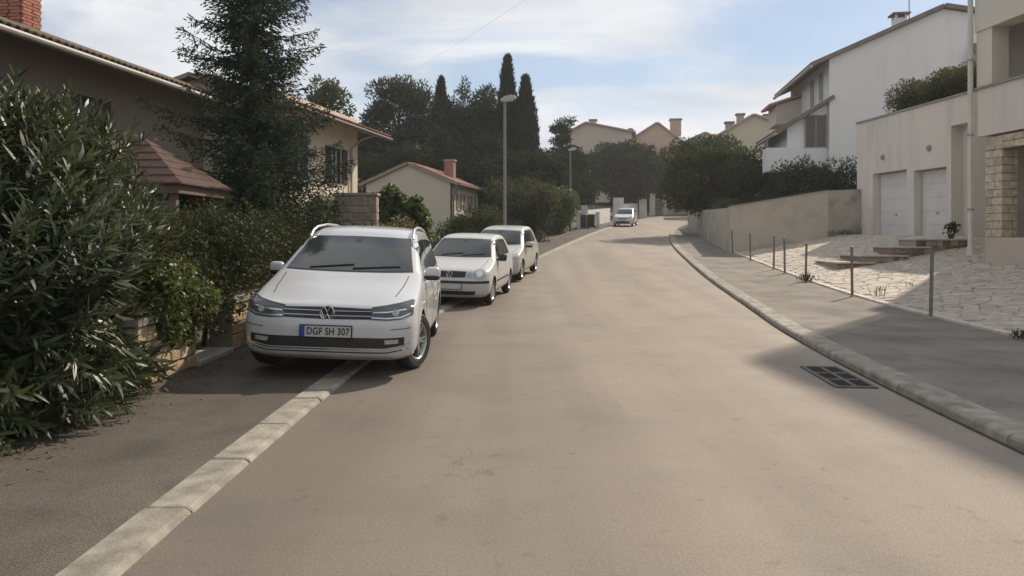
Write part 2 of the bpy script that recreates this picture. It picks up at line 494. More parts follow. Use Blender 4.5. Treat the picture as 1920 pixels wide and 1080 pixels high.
# ground sheet
xs = sorted(set([-900, -400, -200, -120, -80, -60] + list(np.arange(-44, 46, 1.0)) + [60, 80, 120, 200, 400, 900]))
ys = sorted(set([-900, -300, -100, -50, -20] + list(np.arange(-10, 110, 1.0)) + [120, 140, 170, 220, 300, 500, 1200]))
V = [(x, y, terrain(x, y)) for y in ys for x in xs]
nx = len(xs)
F = [(j*nx+i, j*nx+i+1, (j+1)*nx+i+1, (j+1)*nx+i) for j in range(len(ys)-1) for i in range(nx-1)]
ground = link('ground', fast_mesh('ground', V, F), earth_m); tag(ground, kind='structure')

def strip(name, fa, fb, dz, mat, y0, y1, step=0.5, cols=6, zf=None):
    Y = np.arange(y0, y1 + 1e-6, step)
    V = []; F = []
    for y in Y:
        a, b = fa(y), fb(y)
        for i in range(cols + 1):
            x = a + (b - a) * i / cols
            V.append((x, y, (zf(x, y) if zf else g(y)) + dz))
    n = cols + 1
    for j in range(len(Y) - 1):
        for i in range(cols):
            F.append((j*n+i, j*n+i+1, (j+1)*n+i+1, (j+1)*n+i))
    me = fast_mesh(name, V, F); smooth(me)
    return link(name, me, mat)
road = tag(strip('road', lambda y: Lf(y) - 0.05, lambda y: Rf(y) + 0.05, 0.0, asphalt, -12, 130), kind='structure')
_at = road.data.attributes.new('lat', 'FLOAT', 'POINT')
_at.data.foreach_set('value', [(i % 7) / 6.0 for i in range(len(road.data.vertices))])
KL, KR = 0.035, 0.09
def Pl(y): return Lf(y) - 1.95
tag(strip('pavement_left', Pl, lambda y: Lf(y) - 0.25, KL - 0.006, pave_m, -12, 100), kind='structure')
def Pr(y): return Cf(y) if y < 31 else max(9.0 + (y - 31) * 0.168, Rf(y) + 1.0)
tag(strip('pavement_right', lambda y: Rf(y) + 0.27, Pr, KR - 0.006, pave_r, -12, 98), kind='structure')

# kerbs: each stone is a piece
def kerb(name, edge, side, top, y0, y1, ylast, width=0.30, label_mat=kerb_m):
    # bedding under the stones
    base = strip(name, lambda y: edge(y) + (0 if side > 0 else -width) + 0.02, lambda y: edge(y) + (width if side > 0 else 0) - 0.02, top - 0.02, joint_m, y0, ylast, 0.5, 1)
    tag(base, kind='structure')
    def stone_geo(mb, a, b, gap, jz=0.0, jx=0.0):
        seg = 2
        prof = [(0.0, -0.06), (0.0, top - 0.030), (0.012, top - 0.012), (0.035, top), (width - 0.008, top), (width, top - 0.008), (width, -0.06)]
        vs = []; fs = []
        ysl = [a + gap, a + gap + 0.012] + [a + (b - a) * k / seg for k in range(1, seg)] + [b - gap - 0.012, b - gap]
        m = len(prof)
        for q, y in enumerate(ysl):
            e = edge(y) + jx
            dl = 0.008 if q in (0, len(ysl) - 1) else 0.0
            for (dx_, z) in prof:
                vs.append((e + side * dx_, y, g(y) + z + jz - (dl if z > 0 else 0)))
        for q in range(len(ysl) - 1):
            for k in range(m - 1):
                fs.append((q*m+k, q*m+k+1, (q+1)*m+k+1, (q+1)*m+k))
        fs.append(tuple(range(m))); fs.append(tuple(range((len(ysl)-1)*m, len(ysl)*m)))
        mb.add(vs, fs)
    y = y0
    while y < y1:
        ln = 0.93 + random.uniform(-0.04, 0.05)
        mb = MB(); stone_geo(mb, y, y + ln, random.uniform(0.005, 0.011), random.uniform(-0.004, 0.004), random.uniform(-0.008, 0.008))
        mb.build('kerb_stone', label_mat, base)
        y += ln
    mb = MB()
    while y < ylast:
        stone_geo(mb, y, y + 1.0, 0.006); y += 1.0
    o = mb.build('kerb_stone_row', island_mat('kerb_far', [(0.30, 0.27, 0.215), (0.35, 0.315, 0.25)], rnd='island'), base); tag(o, kind='stuff')
kerb('kerb_left', Lf, -1, KL, -1.44, 34, 98, 0.265)
kerb('kerb_right', Rf, 1, KR, -1.0, 34, 98, 0.30, island_mat('kerb_concrete_grey', [(0.26, 0.235, 0.195), (0.32, 0.29, 0.24), (0.285, 0.26, 0.215)], 0.9, 0.6, 50, noise=0.3, nscale=6))
# dirt line where the gutter meets the kerb
tag(strip('gutter_dirt', lambda y: Rf(y) - 0.035, lambda y: Rf(y) + 0.02, 0.004, joint_m, -6, 60, 0.5, 1), kind='structure')

# storm drain in the gutter
dr = empty('storm_drain', (3.62, 8.12, 0.0), R(-5), 'rusty iron storm drain grate set in the road beside the right kerb', 'drain')
MB().box(-0.30, 0.12, -0.60, 0.60, 0.002, 0.006).build('pit', M('drain_pit', (0.012, 0.011, 0.01), 0.95), dr)
iron = M('drain_iron', (0.17, 0.15, 0.125), 0.8, (0.11, 0.095, 0.08), 12, 0.4, 60)
mb = MB()
for (a, b) in ((-0.30, -0.255), (0.085, 0.12)): mb.box(a, b, -0.60, 0.60, 0.004, 0.016)
for (a, b) in ((-0.60, -0.55), (0.55, 0.60)): mb.box(-0.255, 0.085, a, b, 0.004, 0.016)
mb.build('frame', iron, dr)
for yb in (-0.19, 0.19): MB().box(-0.253, 0.083, yb - 0.025, yb + 0.025, 0.005, 0.015).build('bar', iron, dr)
MB().box(-0.105, -0.065, -0.548, 0.548, 0.006, 0.017).build('bar', iron, dr)
# ------------------------------------------------------------------ courtyard with crazy paving
grout = M('courtyard_grout', (0.36, 0.315, 0.255), 0.95, (0.43, 0.38, 0.31), 5, 0.4, 60)
court = strip('courtyard', Cf, lambda y: 15.3, -0.022, grout, 6, 30.95, 0.5, 14, court_z); tag(court, kind='structure')
stone_cols = [(0.38, 0.33, 0.27), (0.47, 0.42, 0.35), (0.43, 0.37, 0.30), (0.51, 0.46, 0.39)]
pst = island_mat('paving_limestone', stone_cols, 0.8, 0.45, 30, rnd='island', noise=0.2, nscale=5)
def voronoi_cells(x0, x1, y0, y1, s, inside):
    pts = []
    j = 0
    y = y0 - s
    while y < y1 + s:
        x = x0 - s + (s / 2 if j % 2 else 0)
        while x < x1 + s:
            pts.append((x + random.uniform(-.42, .42) * s, y + random.uniform(-.42, .42) * s)); x += s
        y += s * 0.9; j += 1
    P = np.array(pts); cells = []
    for i, (px, py) in enumerate(pts):
        if not inside(px, py): continue
        poly = [(px - s*1.6, py - s*1.6), (px + s*1.6, py - s*1.6), (px + s*1.6, py + s*1.6), (px - s*1.6, py + s*1.6)]
        d = np.hypot(P[:, 0] - px, P[:, 1] - py)
        for k in np.where((d < s * 3.0) & (d > 1e-6))[0]:
            qx, qy = P[k]; mx_, my_ = (px + qx) / 2, (py + qy) / 2; nx_, ny_ = qx - px, qy - py
            out = []
            for a in range(len(poly)):
                A, B = poly[a], poly[(a + 1) % len(poly)]
                da = (A[0]-mx_)*nx_ + (A[1]-my_)*ny_; db = (B[0]-mx_)*nx_ + (B[1]-my_)*ny_
                if da <= 0: out.append(A)
                if (da < 0) != (db < 0) and abs(da - db) > 1e-9:
                    t = da / (da - db); out.append((A[0]+(B[0]-A[0])*t, A[1]+(B[1]-A[1])*t))
            poly = out
            if len(poly) < 3: break
        if len(poly) >= 3: cells.append(((px, py), poly))
    return cells
def shrink(poly, d):
    cx = sum(p[0] for p in poly) / len(poly); cy = sum(p[1] for p in poly) / len(poly)
    o = []
    for p in poly:
        r = math.hypot(p[0]-cx, p[1]-cy); k = max(0.3, 1 - d / max(r, 1e-4))
        o.append((cx + (p[0]-cx)*k, cy + (p[1]-cy)*k))
    return o
def ins(x, y):
    if x < Cf(y) + 0.20 or x / y > 0.72: return False
    if y > 30.7: return False
    return x < (12.3 if y < 20.2 else 14.4)
cells = voronoi_cells(6.8, 14.6, 10.0, 31, 0.32, ins)
cells.sort(key=lambda c: c[0][1])
def stone_mesh(mb, poly, tilt):
    a = shrink(poly, 0.012); b = shrink(poly, 0.026)
    n = len(a)
    zt = lambda p: court_z(p[0], p[1]) + tilt[2] + tilt[0] * (p[0]-poly[0][0]) + tilt[1] * (p[1]-poly[0][1])
    vs = [(p[0], p[1], court_z(*p) - 0.03) for p in a] + [(p[0], p[1], zt(p) - 0.008) for p in a] + [(p[0], p[1], zt(p)) for p in b]
    fs = [tuple(range(2*n, 3*n))]
    for l_ in range(2):
        for i in range(n):
            j = (i + 1) % n
            fs.append((l_*n+i, l_*n+j, (l_+1)*n+j, (l_+1)*n+i))
    mb.add(vs, fs)
rest = MB()
for i, (c, poly) in enumerate(cells):
    tl = (random.uniform(-.015, .015), random.uniform(-.015, .015), random.uniform(-.004, .006))
    if i < 300:
        mb = MB(); stone_mesh(mb, poly, tl)
        mb.build('paving_stone', island_mat('paving_limestone_obj', stone_cols, 0.8, 0.45, 30, rnd='obj', noise=0.2, nscale=5), court)
    else: stone_mesh(rest, poly, tl)
if rest.v: tag(rest.build('paving_stone_field', pst, court), kind='stuff')
# pale edging along the pavement side
y = 9.6
edge_m = island_mat('edging_limestone', [(0.52, 0.47, 0.39), (0.60, 0.55, 0.46)], noise=0.2)
while y < 30.5:
    ln = random.uniform(0.45, 0.75); p = []
    for (yy) in (y + .01, y + ln - .01):
        p.append((Cf(yy) + 0.0, yy, g(yy) + 0.02)); p.append((Cf(yy) + 0.17, yy, g(yy) + 0.02))
    h = random.uniform(0.117, 0.127)
    bt = [p[0], p[1], p[3], p[2]]
    MB().hexa(bt + [(q[0], q[1], g(q[1]) + h) for q in bt]).build('edging_stone', edge_m, court)
    y += ln

# ------------------------------------------------------------------ generic stone walling
def stone_row_wall(name, label, O, U, length, height, thick, mat, core, rows, lmin, lmax, proud=0.02, coping=None, slope=0.0, cat='wall', ends=True):
    """local x along the wall, outer face at local -y; slope raises the whole wall along x"""
    t = empty(name, O, math.atan2(U[1], U[0]), label, cat)
    sh = lambda x: slope * x
    mb = MB()
    mb.hexa([(0, 0, -0.3), (length, 0, -0.3), (length, thick, -0.3), (0, thick, -0.3), (0, 0, height), (length, 0, height + sh(length)), (length, thick, height + sh(length)), (0, thick, height)])
    mb.build('mortar_core', core, t)
    z = 0.0; hs = []
    while z < height - 0.03:
        h = rows * random.uniform(0.75, 1.25); h = min(h, height - z)
        if height - z - h < rows * 0.4: h = height - z
        hs.append((z, h)); z += h
    for (z, h) in hs:
        x = -0.0
        while x < length - 0.01:
            ln = random.uniform(lmin, lmax)
            if length - x - ln < lmin * 0.6: ln = length - x
            pr = proud * random.uniform(0.5, 1.4)
            m = MB(); gp = 0.008
            m.cbox(0, ln - 2*gp, -pr, 0.05, 0, h - 2*gp, min(0.012, h * 0.15))
            # rough the outline a little
            m.v = [(a + random.uniform(-.006, .006), b + random.uniform(-.006, .006), c + random.uniform(-.005, .005)) for a, b, c in m.v]
            m.build('stone', mat, t, loc=(x + gp, 0, z + gp + sh(x)))
            x += ln
    if ends:
        for (z, h) in hs:
            pr = proud * random.uniform(0.5, 1.2)
            m = MB(); m.cbox(length - 0.05, length + pr, 0.01, thick - 0.01, z + 0.008 + sh(length), z + h - 0.008 + sh(length), 0.01)
            m.build('stone', mat, t)
    if coping:
        m = MB(); m.hexa([(-.04, -0.05, height + .002), (length + .05, -0.05, height + .002 + sh(length)), (length + .05, thick + .05, height + .002 + sh(length)), (-.04, thick + .05, height + .002),
                          (-.04, -0.05, height + .07), (length + .05, -0.05, height + .07 + sh(length)), (length + .05, thick + .05, height + .07 + sh(length)), (-.04, thick + .05, height + .07)])
        m.build('coping', coping, t)
    return t
tan_st = island_mat('tan_stone', [(0.34, 0.24, 0.14), (0.42, 0.31, 0.19), (0.30, 0.21, 0.13), (0.46, 0.36, 0.24)], 0.85, 0.6, 25)
mort = M('mortar', (0.22, 0.18, 0.13), 0.95, (0.28, 0.23, 0.17), 8, 0.4, 50)
cop_m = M('concrete_coping', (0.34, 0.31, 0.27), 0.9, (0.25, 0.23, 0.2), 4, 0.3, 40)
stone_row_wall('garden_wall', 'low tan stone garden wall behind the left pavement under the hedge', (-3.66, 7.25, KL), (0, 1), 1.37, 0.62, 0.3, tan_st, mort, 0.16, 0.18, 0.42, coping=cop_m)
stone_row_wall('garden_wall', 'short stretch of tan stone wall beside the front wheel of the people carrier', (-3.66, 9.75, KL), (0, 1), 2.6, 0.62, 0.3, tan_st, mort, 0.16, 0.18, 0.42, coping=cop_m)
grey_st = island_mat('grey_stone', [(0.27, 0.22, 0.18), (0.33, 0.27, 0.22), (0.24, 0.20, 0.17)], 0.9, 0.6, 20)
stone_row_wall('boundary_wall', 'grey stone boundary wall with flat coping in front of the lit house', (-4.75, 20.0, 0.1), (1, 0), 1.1, 2.5, 0.4, grey_st, mort, 0.24, 0.25, 0.5, coping=cop_m)
# gate opening step between the two garden walls
tag(MB().cbox(-4.0, -3.62, 8.66, 9.72, -0.1, KL + 0.055, 0.012).build('threshold_slab', M('pale_concrete', (0.42, 0.38, 0.32), 0.9, (0.34, 0.31, 0.26), 6, 0.3, 40)), 'pale concrete threshold slab between the two tan garden walls', 'slab')
gp = empty('gate_post', (-3.82, 8.78, KL), 0, 'dark rusty metal gate post at the end of the tan wall', 'post')
MB().box(-.05, .05, -.05, .05, 0, 1.25).build('post', M('dark_rust', (0.05, 0.035, 0.03), 0.8, (0.09, 0.05, 0.03), 10), gp)
MB().lathe([(0.07, 1.25), (0.07, 1.27), (0.0, 1.33)], n=8).build('cap', MATS['dark_rust'], gp)

# ------------------------------------------------------------------ right side: rendered street wall
rend = M('cream_render', (0.47, 0.41, 0.335), 0.92, (0.54, 0.475, 0.39), 0.5, 0.3, 30, col3=(0.36, 0.33, 0.28), scale3=1.3, f3=0.6)
rend2 = M('weathered_render', (0.36, 0.32, 0.27), 0.92, (0.43, 0.39, 0.33), 0.9, 0.35, 25, col3=(0.24, 0.23, 0.19), scale3=1.6, f3=0.8)
sw = empty('street_wall', (9.0, 31.0, 0.7), 0, 'long cream rendered wall along the right pavement below the bushy trees', 'wall')
def wallseg(a, b, za0, za1, zb0, zb1, th=0.22):
    a = Vector((a[0] - 9.0, a[1] - 31.0, 0)); b = Vector((b[0] - 9.0, b[1] - 31.0, 0))
    d = (b - a).normalized(); n_ = Vector((-d.y, d.x, 0)) * th
    q = lambda p, z: (p.x, p.y, z - 0.7)
    return [q(a, za0), q(b, zb0), q(b + n_, zb0), q(a + n_, za0), q(a, za1), q(b, zb1), q(b + n_, zb1), q(a + n_, za1)]
# street part (built in panels with thin joints), then the return to the garage
N_ = 6
for i in range(N_):
    t0, t1 = i / N_, (i + 1) / N_
    a = (13.2 + (9.0 - 13.2) * t0, 56 + (31 - 56) * t0); b = (13.2 + (9.0 - 13.2) * t1, 56 + (31 - 56) * t1)
    MB().hexa(wallseg(a, b, g(a[1]) - 0.2, 3.3 - 0.64 * t0, g(b[1]) - 0.2, 3.3 - 0.64 * t1)).build('wall_panel', rend2, sw)
MB().hexa(wallseg((9.03, 30.96), (13.0, 30.7), 0.5, 2.70, 1.2, 3.36)).build('wall_panel', rend, sw)
MB().hexa(wallseg((13.0, 30.7), (14.3, 30.62), 1.2, 3.36, 1.4, 3.42)).build('wall_panel', rend2, sw)
cp = MB()
cp.hexa(wallseg((9.0, 30.93), (13.0, 30.67), 2.703, 2.74, 3.363, 3.40, 0.28)); cp.build('coping', cop_m, sw)
MB().box(12.98 - 9, 14.28 - 9, -0.44, -0.31, 0.45, 0.98).build('plinth', M('mossy_concrete', (0.20, 0.19, 0.15), 0.95, (0.28, 0.26, 0.21), 5, 0.4, 30), sw)

# ------------------------------------------------------------------ garage block
wht = M('white_render', (0.62, 0.57, 0.50), 0.9, (0.68, 0.63, 0.56), 0.4, 0.2, 40, col3=(0.48, 0.445, 0.395), scale3=1.6, f3=0.55, stretch=(1, 1, 0.22))
door_w = M('door_white', (0.66, 0.65, 0.63), 0.5, (0.60, 0.59, 0.57), 1.5, spec=0.4)
metal_g = M('galvanised', (0.35, 0.35, 0.34), 0.5, (0.27, 0.27, 0.26), 8, metal=0.6)
dark_m = M('dark_interior', (0.03, 0.028, 0.026), 0.9)
glass_m = M('window_glass', (0.03, 0.035, 0.04), 0.08, spec=0.6)
ga = empty('garage_building', (14.3, 30.95, 1.35), 0, 'cream garage block with two white doors and planted roof terrace', 'building')
U_ = Vector((0.075, -1, 0)).normalized()
mb = MB()
mb.facade((0, 0, 0), (U_.x, U_.y), 7.0, 4.78, [(1.18, 3.42, 0.05, 2.62), (3.86, 5.66, 0.05, 2.52), (5.90, 6.98, 0.05, 3.85)], 0.42)
e1 = U_ * 7.0
mb.add([(0, 0, 0), (6.5, 0, 0), (6.5, 0, 4.78), (0, 0, 4.78)], [(0, 1, 2, 3)])
mb.add([(e1.x, e1.y, 0), (6.5, e1.y, 0), (6.5, e1.y, 4.78), (e1.x, e1.y, 4.78)], [(0, 1, 2, 3)])
mb.add([(6.5, 0, 0), (6.5, e1.y, 0), (6.5, e1.y, 4.78), (6.5, 0, 4.78)], [(0, 1, 2, 3)])
mb.add([(0, 0, 4.6), (6.5, 0, 4.6), (6.5, e1.y, 4.6), (e1.x, e1.y, 4.6)], [(0, 1, 2, 3)])
mb.build('wall', wht, ga)
ang = math.atan2(U_.y, U_.x)
fr = lambda u, d, z: tuple(U_ * u + Vector((-U_.y, U_.x, 0)) * d + Vector((0, 0, z)))   # d = depth into the wall
def on_wall(mb, u0, u1, d0, d1, z0, z1):
    return mb.hexa([fr(u0, d0, z0), fr(u1, d0, z0), fr(u1, d1, z0), fr(u0, d1, z0), fr(u0, d0, z1), fr(u1, d0, z1), fr(u1, d1, z1), fr(u0, d1, z1)])
for (a, b, h) in ((1.18, 3.42, 2.62), (3.86, 5.66, 2.52)):
    d = on_wall(MB(), a + 0.02, b - 0.02, 0.31, 0.40, 0.055, h - 0.03).build('garage_door', door_w, ga)
    n = 5
    for k in range(n):
        z0 = 0.06 + (h - 0.1) * k / n
        on_wall(MB(), a + 0.05, b - 0.05, 0.295, 0.315, z0 + 0.015, z0 + (h - 0.1) / n - 0.012).build('door_panel', door_w, d)
    on_wall(MB(), (a + b) / 2 - 0.07, (a + b) / 2 + 0.07, 0.255, 0.298, 0.95, 0.99).build('handle', metal_g, d)
on_wall(MB(), -0.03, 7.02, -0.05, 0.25, 4.783, 4.85).build('parapet_coping', cop_m, ga)
for (u, z) in ((1.9, 3.22), (4.75, 3.24)):
    c = Vector(fr(u, 0, z)); m = MB()
    m.lathe([(0.115, 0.0), (0.115, -0.03), (0.09, -0.07), (0.0, -0.09)], n=14, axis='x')
    m.build('wall_lamp', M('lamp_grey', (0.28, 0.27, 0.25), 0.5), ga, loc=tuple(c), rot=(0, 0, R(4)), sm=40)
on_wall(MB(), 0.0, 7.0, -0.012, 0.0, 0.0, 0.16).build('plinth', M('plinth_grey', (0.33, 0.29, 0.25), 0.9, (0.26, 0.23, 0.2), 3), ga)

# ------------------------------------------------------------------ house with the balcony at the right edge
rh = empty('balcony_house', (12.4, 20.0, 0.6), R(3.5), 'tall cream house with balcony and stone porch pillar at the right edge', 'house')
pale = M('pale_plaster', (0.60, 0.555, 0.49), 0.9, (0.65, 0.605, 0.54), 0.5, 0.2, 40, col3=(0.47, 0.45, 0.39), scale3=1.8, f3=0.5, stretch=(1, 1, 0.22))
yel = M('cream_plaster', (0.58, 0.54, 0.44), 0.9, (0.64, 0.60, 0.50), 0.6, 0.2, 40)
pink = M('pinkish_plinth', (0.46, 0.38, 0.32), 0.9, (0.52, 0.44, 0.37), 0.9, 0.25, 30)
m = MB(); m.box(2.6, 10, -12, 0, -1, 11.3); m.box(0.0, 2.6, -12, 0, 6.85, 11.3); m.box(3.2, 10, 0, 4.0, -1, 10.4); m.build('wall', pale, rh)  # last box: unseen rear block added to shade the courtyard gap
m = MB(); m.box(0.5, 2.597, -0.22, -0.03, 0.6, 3.498); m.box(0.5, 2.597, -0.22, -0.03, 4.86, 6.848); m.build('end_wall', pale, rh)
m = MB(); m.box(0.03, 2.598, -12, -0.35, -0.6, 0.88); m.build('terrace_plinth', pink, rh)
m = MB(); m.box(0.0, 0.18, -12, -0.10, 3.55, 4.8); m.box(0.18, 2.597, -0.30, -0.23, 3.55, 4.8); m.build('balcony_parapet', pale, rh)
m = MB(); m.box(0.181, 2.596, -12, -0.281, 3.50, 3.66); m.build('balcony_slab', pale, rh)
m = MB(); m.box(-0.06, 0.22, -12, -0.06, 4.803, 4.86); m.build('parapet_coping', cop_m, rh)
m = MB(); m.box(0.02, 0.48, -0.62, -0.04, 4.86, 6.35); m.build('balcony_pillar', yel, rh)
m = MB(); m.box(-0.02, 0.5, -12, -0.02, 6.35, 6.848); m.build('balcony_beam', yel, rh)
m = MB(); m.box(-0.04, 10.5, -12.4, 0.04, 11.303, 11.5); m.build('roof_slab', M('roof_concrete', (0.4, 0.37, 0.33), 0.9), rh)
m = MB(); m.box(2.53, 2.6 - 0.003, -4.2, -3.1, 0.885, 3.1); m.build('porch_door', M('dark_door', (0.035, 0.03, 0.028), 0.5), rh)
m = MB(); m.box(2.54, 2.597, -2.4, -1.3, 1.7, 2.9); m.build('window', glass_m, rh)
m = MB(); m.box(2.54, 2.597, -3.0, -1.6, 5.0, 6.2); m.build('window', glass_m, rh)
# side wall of the porch towards the garage stays open; inner back wall of balcony is the main wall
porch_st = island_mat('porch_stone', [(0.44, 0.38, 0.29), (0.52, 0.46, 0.36), (0.48, 0.41, 0.31), (0.40, 0.34, 0.26)], 0.85, 0.6, 20)
MB().box(0.06, 0.44, -0.94, -0.36, 0.881, 3.498).build('pillar_core', mort, rh)
z = 0.885
while z < 3.15:
    h = 0.205
    w1 = random.uniform(0.18, 0.40)
    for (a, b) in ((-0.965, -0.965 + w1), (-0.965 + w1, -0.335)):
        MB().cbox(0.035, 0.10, a + .006, b - .006, z + .006, z + h - .006, 0.012).build('stone_block', porch_st, rh)
    w2 = random.uniform(0.14, 0.28)
    for (a, b) in ((0.102, 0.102 + w2), (0.102 + w2, 0.47)):
        if b - a > 0.05: MB().cbox(a + .006, b - .006, -0.968, -0.90, z + .006, z + h - .006, 0.012).build('stone_block', porch_st, rh)
    z += h
MB().box(0.06, 0.40, -12, -0.37, 3.16, 3.497).build('lintel_core', mort, rh)
for row in range(2):
    yy = -0.36; z = 3.145 + row * 0.175
    while yy > -5.5:
        ln = random.uniform(0.28, 0.5)
        MB().cbox(0.03, 0.11, yy - ln + .006, yy - .006, z + .006, z + .169, 0.012).build('stone_block', porch_st, rh)
        yy -= ln
dp = M('downpipe_paint', (0.60, 0.58, 0.52), 0.6, (0.52, 0.50, 0.44), 3)
pipe = MB().tube([(-0.09, 0.05, 0.42), (-0.09, 0.05, 3.4), (-0.09, 0.05, 8), (-0.09, 0.05, 11.2)], 0.066, 12).build('downpipe', dp, rh, sm=40)
MB().tube([(-0.09, 0.05, 0.40), (-0.09, 0.05, 0.62)], 0.095, 12).build('pipe_shoe', dp, pipe, sm=40)
for zz in (1.6, 3.6, 5.6): MB().tube([(-0.09, 0.05, zz), (-0.09, 0.05, zz + 0.05)], 0.082, 12).build('bracket', metal_g, pipe, sm=40)

# ------------------------------------------------------------------ stone-faced steps up to the house
st = empty('stone_steps', (9.5, 22.0, 0.4), 0, 'stone faced entrance steps rising beside the driveway below the garages', 'steps')
step_st = island_mat('step_stone', [(0.16, 0.09, 0.07), (0.30, 0.24, 0.18), (0.20, 0.12, 0.09), (0.36, 0.31, 0.25), (0.13, 0.10, 0.085)], 0.9, 0.5, 20)
tread_m = M('tread_slab', (0.40, 0.36, 0.30), 0.9, (0.48, 0.43, 0.36), 3, 0.3, 30)
steps = [(9.6, 0.0, 0.74), (10.35, 0.12, 0.94), (11.4, 0.35, 1.19), (12.2, 0.5, 1.42)]
for i, (x0, oy, zt) in enumerate(steps):
    x1 = steps[i + 1][0] + 0.35 if i < 3 else 14.2
    a, b = x0 - 9.5, x1 - 9.5
    if i == 3: b = 13.75 - 9.5
    zb = steps[i - 1][2] - 0.4 - 0.07 if i else -0.15
    zb = min(zb, court_z(x0, 22) - 0.4 - 0.05)
    MB().box(a + 0.02, b, oy + 0.04, 1.6, zb - 0.2, zt - 0.4 - 0.051).build('step_core', mort, st)
    MB().cbox(a - 0.03, b + 0.01, oy - 0.03, 1.62, zt - 0.4 - 0.05, zt - 0.4, 0.008).build('tread', tread_m, st)
    zlow = court_z(x0 + 0.2, 22) - 0.4 - 0.1
    zz = zt - 0.4 - 0.055
    while zz > zlow:
        x = a
        while x < b - 0.02:
            ln = min(random.uniform(0.14, 0.34), b - x)
            MB().cbox(x + .006, x + ln - .006, oy + random.uniform(-.005, .012), oy + 0.08, zz - 0.16, zz - 0.006, 0.01).build('facing_stone', step_st, st)
            x += ln
        zz -= 0.165
    MB().cbox(a - 0.005, a + 0.05, oy + 0.08, 1.55, zlow, zt - 0.4 - 0.056, 0.01).build('facing_stone', step_st, st)

# ------------------------------------------------------------------ metal posts along the courtyard
posts = [(7.35, 13.0, 1.19, 1.2), (7.76, 16.9, 1.13, -0.6), (8.12, 20.5, 1.05, 1.5), (8.32, 22.6, 1.08, -1.0), (8.44, 23.9, 1.08, 0.5), (8.75, 27.2, 1.0, -1.5), (9.02, 30.3, 0.98, -3.0)]
plab = ['thick grey metal post nearest the camera along the courtyard edge', 'grey metal post, second from the camera, beside the sunlit paving', 'grey metal post with a weed at its foot, third from the camera',
        'thin grey metal post, fourth from the camera along the courtyard edge', 'thin grey metal post, fifth from the camera along the courtyard edge', 'grey metal post, sixth from the camera, before the cream wall',
        'leaning grey metal post farthest from the camera at the wall corner']
post_m = M('post_steel', (0.15, 0.145, 0.135), 0.55, (0.22, 0.20, 0.18), 9, metal=0.5)
for (x, y, h, tl), lb in zip(posts, plab):
    t = empty('metal_post', (x - 0.06, y, g(y) + KR - 0.01), 0, lb, 'post', 'metal posts along the courtyard edge')
    t.rotation_euler = (0, R(tl), 0)
    MB().tube([(0, 0, 0), (0, 0, h)], 0.030, 10).build('tube', post_m, t, sm=40)
    MB().lathe([(0.033, h - 0.02), (0.033, h + 0.004), (0.0, h + 0.016)], n=10).build('cap', post_m, t)
    MB().lathe([(0.075, 0.0), (0.075, 0.012), (0.04, 0.03), (0.03, 0.05)], n=10).build('base_collar', M('post_concrete', (0.25, 0.23, 0.2), 0.9), t)

# ------------------------------------------------------------------ roofs and houses
tile_m = island_mat('roof_tile', [(0.24, 0.12, 0.085), (0.30, 0.155, 0.11), (0.21, 0.11, 0.08), (0.33, 0.19, 0.14)], 0.85, 0.4, 30)
tile_i = island_mat('roof_tile_field', [(0.24, 0.12, 0.085), (0.30, 0.155, 0.11), (0.21, 0.11, 0.08), (0.33, 0.19, 0.14)], 0.85, 0.4, 30, rnd='island')
tile_dark = island_mat('roof_tile_dark', [(0.10, 0.075, 0.065), (0.14, 0.10, 0.08), (0.085, 0.07, 0.062)], 0.9, 0.4, 30)
tile_darki = island_mat('roof_tile_dark_field', [(0.10, 0.075, 0.065), (0.14, 0.10, 0.08), (0.085, 0.07, 0.062)], 0.9, 0.4, 30, rnd='island')
soff = M('soffit', (0.30, 0.25, 0.20), 0.9, (0.25, 0.21, 0.17), 2)
fasc = M('gutter_pale', (0.36, 0.33, 0.30), 0.6, (0.42, 0.38, 0.35), 3)
def barrel_tile_mesh(length=0.42, r=0.095, n=6):
    vs = []; fs = []
    for (yy, k) in ((0, 1.0), (length, 0.88)):
        for i in range(n + 1):
            t = math.pi * i / n
            vs.append((-r * k * math.cos(t), yy, r * k * math.sin(t) * 0.75 + (0.012 if yy == 0 else 0)))
        for i in range(n + 1):
            t = math.pi * i / n
            vs.append((-(r - .016) * k * math.cos(t), yy, (r - .016) * k * math.sin(t) * 0.75))
    m = n + 1
    for i in range(n):
        fs.append((i, i + 1, 2*m + i + 1, 2*m + i)); fs.append((m + i + 1, m + i, 3*m + i, 3*m + i + 1))
        fs.append((i + 1, i, m + i, m + i + 1))
    me = bpy.data.meshes.new('barrel_tile'); me.from_pydata(vs, [], fs); smooth(me, 40); return me
